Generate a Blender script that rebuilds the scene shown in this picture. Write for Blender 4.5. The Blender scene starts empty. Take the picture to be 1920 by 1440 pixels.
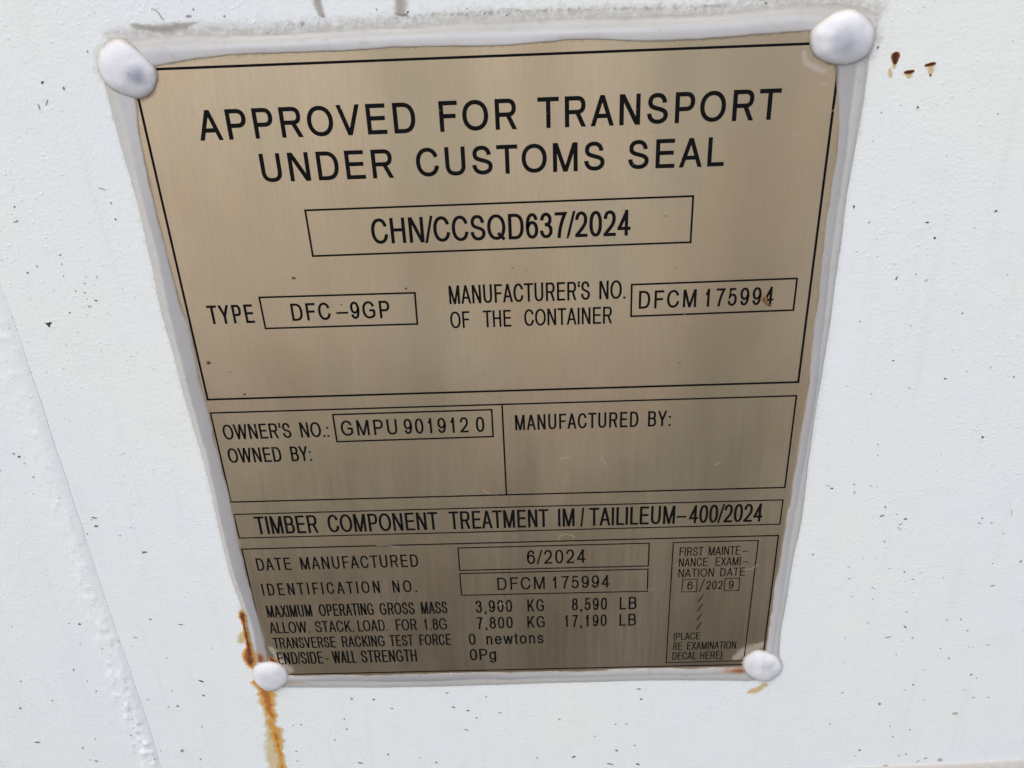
import bpy, bmesh, math, random, json
import numpy as np

# ------------------------------------------------------------------ camera, light, exposure
S = bpy.context.scene
COL = S.collection
Z0 = 1.25                      # height of the plate's middle above the ground
PW, PH = 200.0, 239.374           # printed outer frame of the plate, millimetres

def W(u, v, n=0.0):
    """plate millimetres (u right, v up, n out of the wall) -> world metres"""
    return ((u-PW/2)*.001, -n*.001, Z0+(v-PH/2)*.001)

from mathutils import Matrix, Vector
cam_d = bpy.data.cameras.new('camera')
cam = bpy.data.objects.new('camera', cam_d); COL.objects.link(cam)
S.camera = cam
cam_d.sensor_width = 36; cam_d.lens = 36*1756.7/1920
cam_d.clip_start = .005; cam_d.clip_end = 500
R_ = [[0.999202, -0.038961, -0.008768], [-0.029621, -0.870319, 0.491597], [-0.026784, -0.490945, -0.870779]]                       # rows: image right, image down, forward in (u, v, n)
def wv(r): return Vector((r[0], -r[2], r[1]))
mx = Matrix((wv(R_[0]), -wv(R_[1]), -wv(R_[2]))).transposed().to_4x4()
mx.translation = W(*[112.558, 288.263, 275.663])
cam.matrix_world = mx

SUN_EL, SUN_AZ = math.radians(58), math.radians(-28)     # azimuth from straight in front of the wall, towards the left
wd = bpy.data.worlds.new('World'); S.world = wd; wd.use_nodes = True
nt = wd.node_tree; nt.nodes.clear()
sky = nt.nodes.new('ShaderNodeTexSky'); sky.sky_type = 'NISHITA'; sky.sun_disc = False
sky.sun_elevation = SUN_EL
sky.air_density = 1.0; sky.dust_density = 3.0; sky.ozone_density = 1.0
bg = nt.nodes.new('ShaderNodeBackground'); bg.inputs[1].default_value = .125
wo = nt.nodes.new('ShaderNodeOutputWorld')
nt.links.new(sky.outputs[0], bg.inputs[0]); nt.links.new(bg.outputs[0], wo.inputs[0])
sd = Vector((math.sin(SUN_AZ)*math.cos(SUN_EL), -math.cos(SUN_AZ)*math.cos(SUN_EL), math.sin(SUN_EL)))
sky.sun_rotation = math.atan2(sd.x, sd.y)
sl = bpy.data.lights.new('sun', 'SUN'); sl.energy = .8; sl.angle = math.radians(60); sl.color = (1, .95, .88)
so = bpy.data.objects.new('sun', sl); COL.objects.link(so)
so.rotation_euler = sd.to_track_quat('Z', 'Y').to_euler(); so.location = (0, -3, 5)
S.view_settings.view_transform = 'Standard'; S.view_settings.look = 'None'
S.view_settings.gamma = 1; S.view_settings.use_curve_mapping = False
S.view_settings.exposure = 0.70
S.cycles.max_bounces = 6

DATA = json.loads(r'''{"rows": [{"v": 218.67, "h": 8.84, "w": [["APPROVED", 15.58, 79.47], ["FOR", 86.46, 109.1], ["TRANSPORT", 115.04, 184.87]], "s": 0.143, "t": 0.07}, {"v": 205.51, "h": 8.7, "w": [["UNDER", 31.97, 71.74], ["CUSTOMS", 78.51, 134.54], ["SEAL", 141.51, 169.82]], "s": 0.143, "t": 0.07}, {"v": 184.74, "h": 8.27, "w": [["CHN/CCSQD637/2024", 62.73, 142.69]], "s": 0.127, "t": -0.015}, {"v": 159.02, "h": 6.66, "w": [["TYPE", 6.48, 21.44]], "s": 0.125, "t": 0.05}, {"v": 159.27, "h": 6.18, "w": [["DFC", 33.72, 46.45], ["-", 48.29, 52.17], ["9GP", 52.96, 65.71]], "s": 0.13, "t": 0.06}, {"v": 163.45, "h": 6.45, "w": [["MANUFACTURER'S", 85.19, 130.29], ["NO.", 133.21, 141.52]], "s": 0.112, "t": -0.015}, {"v": 154.79, "h": 6.03, "w": [["OF", 84.97, 91.35], ["THE", 95.67, 104.81], ["CONTAINER", 108.99, 137.47]], "s": 0.112, "t": -0.015}, {"v": 159.7, "h": 6.25, "w": [["DFCM", 145.89, 164.27], ["175994", 166.9, 188.85]], "s": 0.125, "t": 0.08}, {"v": 114.36, "h": 6.2, "w": [["OWNER'S", 2.76, 26.6], ["NO.:", 29.81, 39.68]], "s": 0.118, "t": -0.01}, {"v": 114.59, "h": 6.23, "w": [["GMPU", 44.1, 63.67], ["901912", 66.0, 88.38], ["0", 90.98, 93.94]], "s": 0.122, "t": 0.08}, {"v": 104.56, "h": 6.24, "w": [["OWNED", 2.65, 21.63], ["BY:", 25.01, 32.14]], "s": 0.118, "t": -0.01}, {"v": 114.88, "h": 6.19, "w": [["MANUFACTURED", 104.54, 147.02], ["BY:", 150.27, 158.01]], "s": 0.118, "t": 0.02}, {"v": 72.48, "h": 8.16, "w": [["TIMBER", 6.89, 30.16], ["COMPONENT", 33.89, 74.68], ["TREATMENT", 78.8, 115.24], ["IM", 118.87, 124.82], ["/", 126.99, 128.31], ["TAILILEUM", 130.12, 161.49], ["-", 162.08, 165.65], ["400/2024", 166.57, 193.3]], "s": 0.112, "t": -0.015}, {"v": 55.05, "h": 6.06, "w": [["DATE", 4.2, 17.28], ["MANUFACTURED", 20.94, 65.67]], "s": 0.112, "t": 0.05}, {"v": 42.55, "h": 6.04, "w": [["IDENTIFICATION", 4.28, 49.74], ["NO.", 54.72, 63.91]], "s": 0.112, "t": 0.13}, {"v": 31.23, "h": 6.24, "w": [["MAXIMUM", 4.08, 21.89], ["OPERATING", 24.66, 46.19], ["GROSS", 48.49, 62.15], ["MASS", 64.7, 75.01]], "s": 0.107, "t": -0.022}, {"v": 22.75, "h": 6.01, "w": [["ALLOW.", 3.63, 19.44], ["STACK.", 21.94, 37.07], ["LOAD.", 38.84, 50.54], ["FOR", 53.98, 62.36], ["1.8G", 65.07, 74.22]], "s": 0.107, "t": -0.022}, {"v": 14.46, "h": 5.95, "w": [["TRANSVERSE", 3.88, 28.97], ["RACKING", 31.5, 48.66], ["TEST", 50.64, 60.23], ["FORCE", 62.66, 75.2]], "s": 0.107, "t": -0.022}, {"v": 5.7, "h": 6.74, "w": [["END/SIDE", 4.22, 22.76], ["-", 23.75, 25.21], ["WALL", 26.54, 36.2], ["STRENGTH", 38.23, 60.83]], "s": 0.107, "t": -0.022}, {"v": 31.19, "h": 6.31, "w": [["3,900", 85.97, 100.32], ["KG", 106.22, 112.72], ["8,590", 123.46, 137.14], ["LB", 142.0, 148.6]], "s": 0.113, "t": 0.06}, {"v": 22.63, "h": 6.21, "w": [["7,800", 85.9, 100.21], ["KG", 105.9, 112.84], ["17,190", 120.58, 137.1], ["LB", 142.07, 148.58]], "s": 0.113, "t": 0.06}, {"v": 14.16, "h": 6.21, "w": [["0", 82.35, 85.08], ["newtons", 89.3, 112.12]], "s": 0.113, "t": 0.06}, {"v": 5.66, "h": 6.31, "w": [["0Pg", 82.22, 92.85]], "s": 0.118, "t": 0.02}, {"v": 55.03, "h": 6.6, "w": [["6/2024", 106.75, 128.82]], "s": 0.112, "t": 0.08}, {"v": 42.54, "h": 6.21, "w": [["DFCM", 95.06, 113.24], ["175994", 116.05, 137.92]], "s": 0.112, "t": 0.08}, {"v": 57.12, "h": 4.16, "w": [["FIRST", 163.94, 172.85], ["MAINTE", 174.76, 186.6], ["-", 187.32, 189.4]], "s": 0.103, "t": -0.015}, {"v": 51.95, "h": 4.16, "w": [["NANCE", 163.93, 174.77], ["EXAMI", 177.71, 187.08], ["-", 187.94, 190.1]], "s": 0.103, "t": -0.015}, {"v": 46.75, "h": 4.14, "w": [["NATION", 163.98, 177.44], ["DATE", 179.77, 189.14]], "s": 0.103, "t": 0.01}, {"v": 40.46, "h": 4.18, "w": [["6", 167.67, 169.74], ["202", 174.86, 181.13], ["9", 183.5, 185.35]], "s": 0.108, "t": 0.05}, {"v": 14.43, "h": 3.79, "w": [["(PLACE", 163.62, 174.15]], "s": 0.103, "t": -0.015}, {"v": 8.96, "h": 4.14, "w": [["RE", 163.77, 167.22], ["EXAMINATION", 169.27, 188.72]], "s": 0.103, "t": -0.015}, {"v": 3.63, "h": 4.09, "w": [["DECAL", 163.63, 173.21], ["HERE)", 174.73, 183.58]], "s": 0.103, "t": -0.015}], "boxes": {"approval": [[[43.32, 196.36], [161.36, 196.59], [161.36, 181.84], [43.54, 181.44]], 0.62], "type": [[[24.26, 167.96], [74.37, 167.82], [74.2, 156.79], [24.42, 156.89]], 0.62], "maker": [[[143.51, 168.22], [195.58, 168.53], [195.59, 157.52], [143.54, 157.12]], 0.62], "owner": [[[42.03, 123.34], [96.76, 123.49], [96.72, 112.58], [42.05, 112.26]], 0.62], "date": [[[81.17, 63.64], [152.46, 63.65], [152.47, 52.73], [81.12, 52.79]], 0.5], "ident": [[[81.01, 51.21], [152.38, 51.17], [152.53, 40.18], [80.99, 40.35]], 0.5], "six": [[[165.77, 45.59], [171.35, 45.66], [171.26, 39.39], [165.72, 39.42]], 0.35], "nine": [[[181.86, 45.57], [187.41, 45.68], [187.46, 39.47], [181.87, 39.54]], 0.35], "exam": [[[161.48, 63.72], [192.82, 63.62], [191.65, 2.46], [161.28, 1.88]], 0.45], "timber": [[[0.07, 81.87], [200.05, 82.07], [200.01, 71.02], [-0.16, 70.89]], 0.5], "sec2": [[[0.1, 125.25], [200.16, 125.69], [200.14, 87.57], [-0.21, 87.46]], 0.6]}, "D": {"bead_top_out": [[-3.14, 247.51], [3.79, 247.96], [12.94, 248.33], [37.91, 247.63], [57.95, 247.91], [78.87, 248.06], [98.69, 248.89], [121.44, 248.59], [143.97, 248.3], [161.58, 248.05], [173.22, 248.85], [183.78, 249.55], [198.28, 249.68], [208.34, 247.24]], "bead_top_mid": [[-4.21, 243.24], [7.12, 244.69], [24.32, 244.91], [48.5, 244.86], [66.61, 245.32], [84.61, 245.49], [106.98, 245.36], [129.26, 245.22], [160.74, 245.02], [180.8, 245.8], [191.03, 245.96], [208.96, 243.06]], "bead_top_in": [[0.3, 239.72], [7.62, 240.18], [24.16, 241.74], [43.57, 242.32], [66.26, 242.33], [78.79, 242.43], [106.39, 241.97], [118.37, 242.52], [130.3, 242.64], [146.09, 241.62], [161.99, 241.45], [179.69, 242.06], [190.68, 242.63], [203.15, 242.72]], "bead_left_out": [[-8.99, 238.3], [-9.0, 231.57], [-8.69, 215.68], [-8.03, 198.15], [-8.24, 182.97], [-8.88, 165.1], [-8.51, 150.9], [-7.94, 128.24], [-6.9, 103.19], [-7.31, 74.46], [-7.19, 53.9], [-6.05, 37.66], [-5.84, 23.58], [-6.64, 6.9], [-6.69, -2.18]], "bead_left_mid": [[-6.24, 238.19], [-5.63, 230.69], [-5.52, 213.47], [-5.52, 196.87], [-5.21, 182.86], [-5.76, 164.99], [-5.67, 150.81], [-5.37, 128.15], [-4.81, 103.12], [-5.32, 74.39], [-4.94, 53.83], [-3.75, 37.59], [-2.86, 23.49], [-3.59, 6.81], [-3.39, -2.28]], "bead_left_in": [[-0.89, 237.99], [-0.36, 230.49], [-1.9, 218.61], [-2.23, 199.64], [-2.01, 182.75], [-1.38, 167.49], [-0.12, 155.15], [-0.8, 137.87], [-0.15, 123.68], [-0.74, 111.16], [0.08, 90.32], [-0.15, 77.46], [-0.19, 64.1], [-0.05, 38.3], [0.64, 21.37], [0.33, 6.7], [0.35, -2.39]], "bead_right_in": [[198.0, 237.11], [199.04, 232.45], [201.78, 219.52], [202.5, 207.96], [202.1, 194.95], [202.22, 175.5], [202.8, 149.48], [203.47, 123.84], [203.03, 106.61], [202.64, 93.07], [202.64, 80.63], [201.97, 74.14], [201.53, 53.34], [200.81, 40.21], [200.71, 15.29], [200.31, 3.68]], "bead_right_mid": [[204.71, 236.86], [204.93, 229.89], [205.16, 219.39], [205.33, 207.86], [205.31, 194.84], [205.22, 175.39], [205.92, 149.38], [206.36, 123.74], [206.0, 106.51], [205.67, 92.97], [205.14, 80.55], [204.88, 74.04], [204.53, 53.24], [204.54, 35.51], [203.88, 15.2], [204.02, 0.6]], "bead_right_out": [[208.73, 236.7], [208.86, 228.71], [208.88, 220.17], [208.38, 208.38], [207.89, 194.75], [208.37, 175.28], [208.27, 149.87], [207.85, 118.83], [207.71, 101.32], [208.16, 72.47], [206.93, 53.17], [206.8, 35.44], [206.2, 17.12], [207.25, 0.5]], "bead_bot_in": [[-1.88, 0.12], [7.51, -0.46], [44.81, -1.27], [77.04, -1.01], [111.91, -1.29], [150.95, -0.8], [172.54, -0.85], [191.49, -0.81], [200.54, -1.08]], "bead_bot_mid": [[-2.49, -3.53], [7.04, -3.51], [44.42, -4.92], [76.77, -4.96], [111.83, -5.08], [151.05, -4.42], [172.76, -4.77], [191.83, -5.03], [200.87, -4.7]], "bead_bot_out": [[-3.43, -9.08], [6.22, -8.74], [43.88, -9.85], [76.44, -9.88], [111.73, -9.37], [151.18, -9.0], [187.66, -10.08], [194.88, -10.6], [201.31, -9.57]], "cap_tl": [[-9.58, 243.15], [-7.26, 246.23], [-2.96, 248.21], [0.58, 247.23], [3.4, 244.4], [5.86, 241.85], [7.08, 239.17], [6.9, 236.67], [4.91, 233.01], [2.37, 231.45], [-0.25, 230.94], [-5.03, 232.48], [-7.9, 234.69], [-9.29, 236.53], [-10.07, 240.1]], "cap_tr": [[190.88, 240.93], [191.09, 242.89], [192.38, 244.38], [196.3, 247.01], [200.94, 248.21], [205.52, 246.66], [208.9, 243.48], [209.73, 239.94], [208.84, 235.98], [205.47, 233.51], [201.84, 232.78], [197.41, 233.52], [192.62, 236.16]], "cap_bl": [[-7.89, 1.57], [-5.27, 5.96], [-0.66, 7.32], [4.36, 5.98], [6.89, 2.59], [7.32, -1.68], [5.5, -6.24], [-0.75, -10.41], [-4.99, -9.03], [-7.56, -4.62]], "cap_br": [[191.79, -0.52], [192.6, 3.91], [195.96, 7.04], [200.41, 7.2], [205.82, 4.1], [208.64, -1.62], [208.13, -6.12], [204.03, -10.72], [198.51, -9.79], [193.83, -5.7]], "apex": [[0.4, 238.24], [201.69, 239.39], [-2.95, -2.29], [202.16, -2.33]], "seam": [[-57.22, 210.47], [-57.88, 176.92], [-57.91, 152.01], [-58.31, 132.7], [-57.41, 107.38], [-57.56, 78.06], [-58.14, 50.17], [-57.68, 15.56], [-58.7, -15.34], [-59.88, -56.5], [-61.01, -93.22]]}}''')
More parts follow.
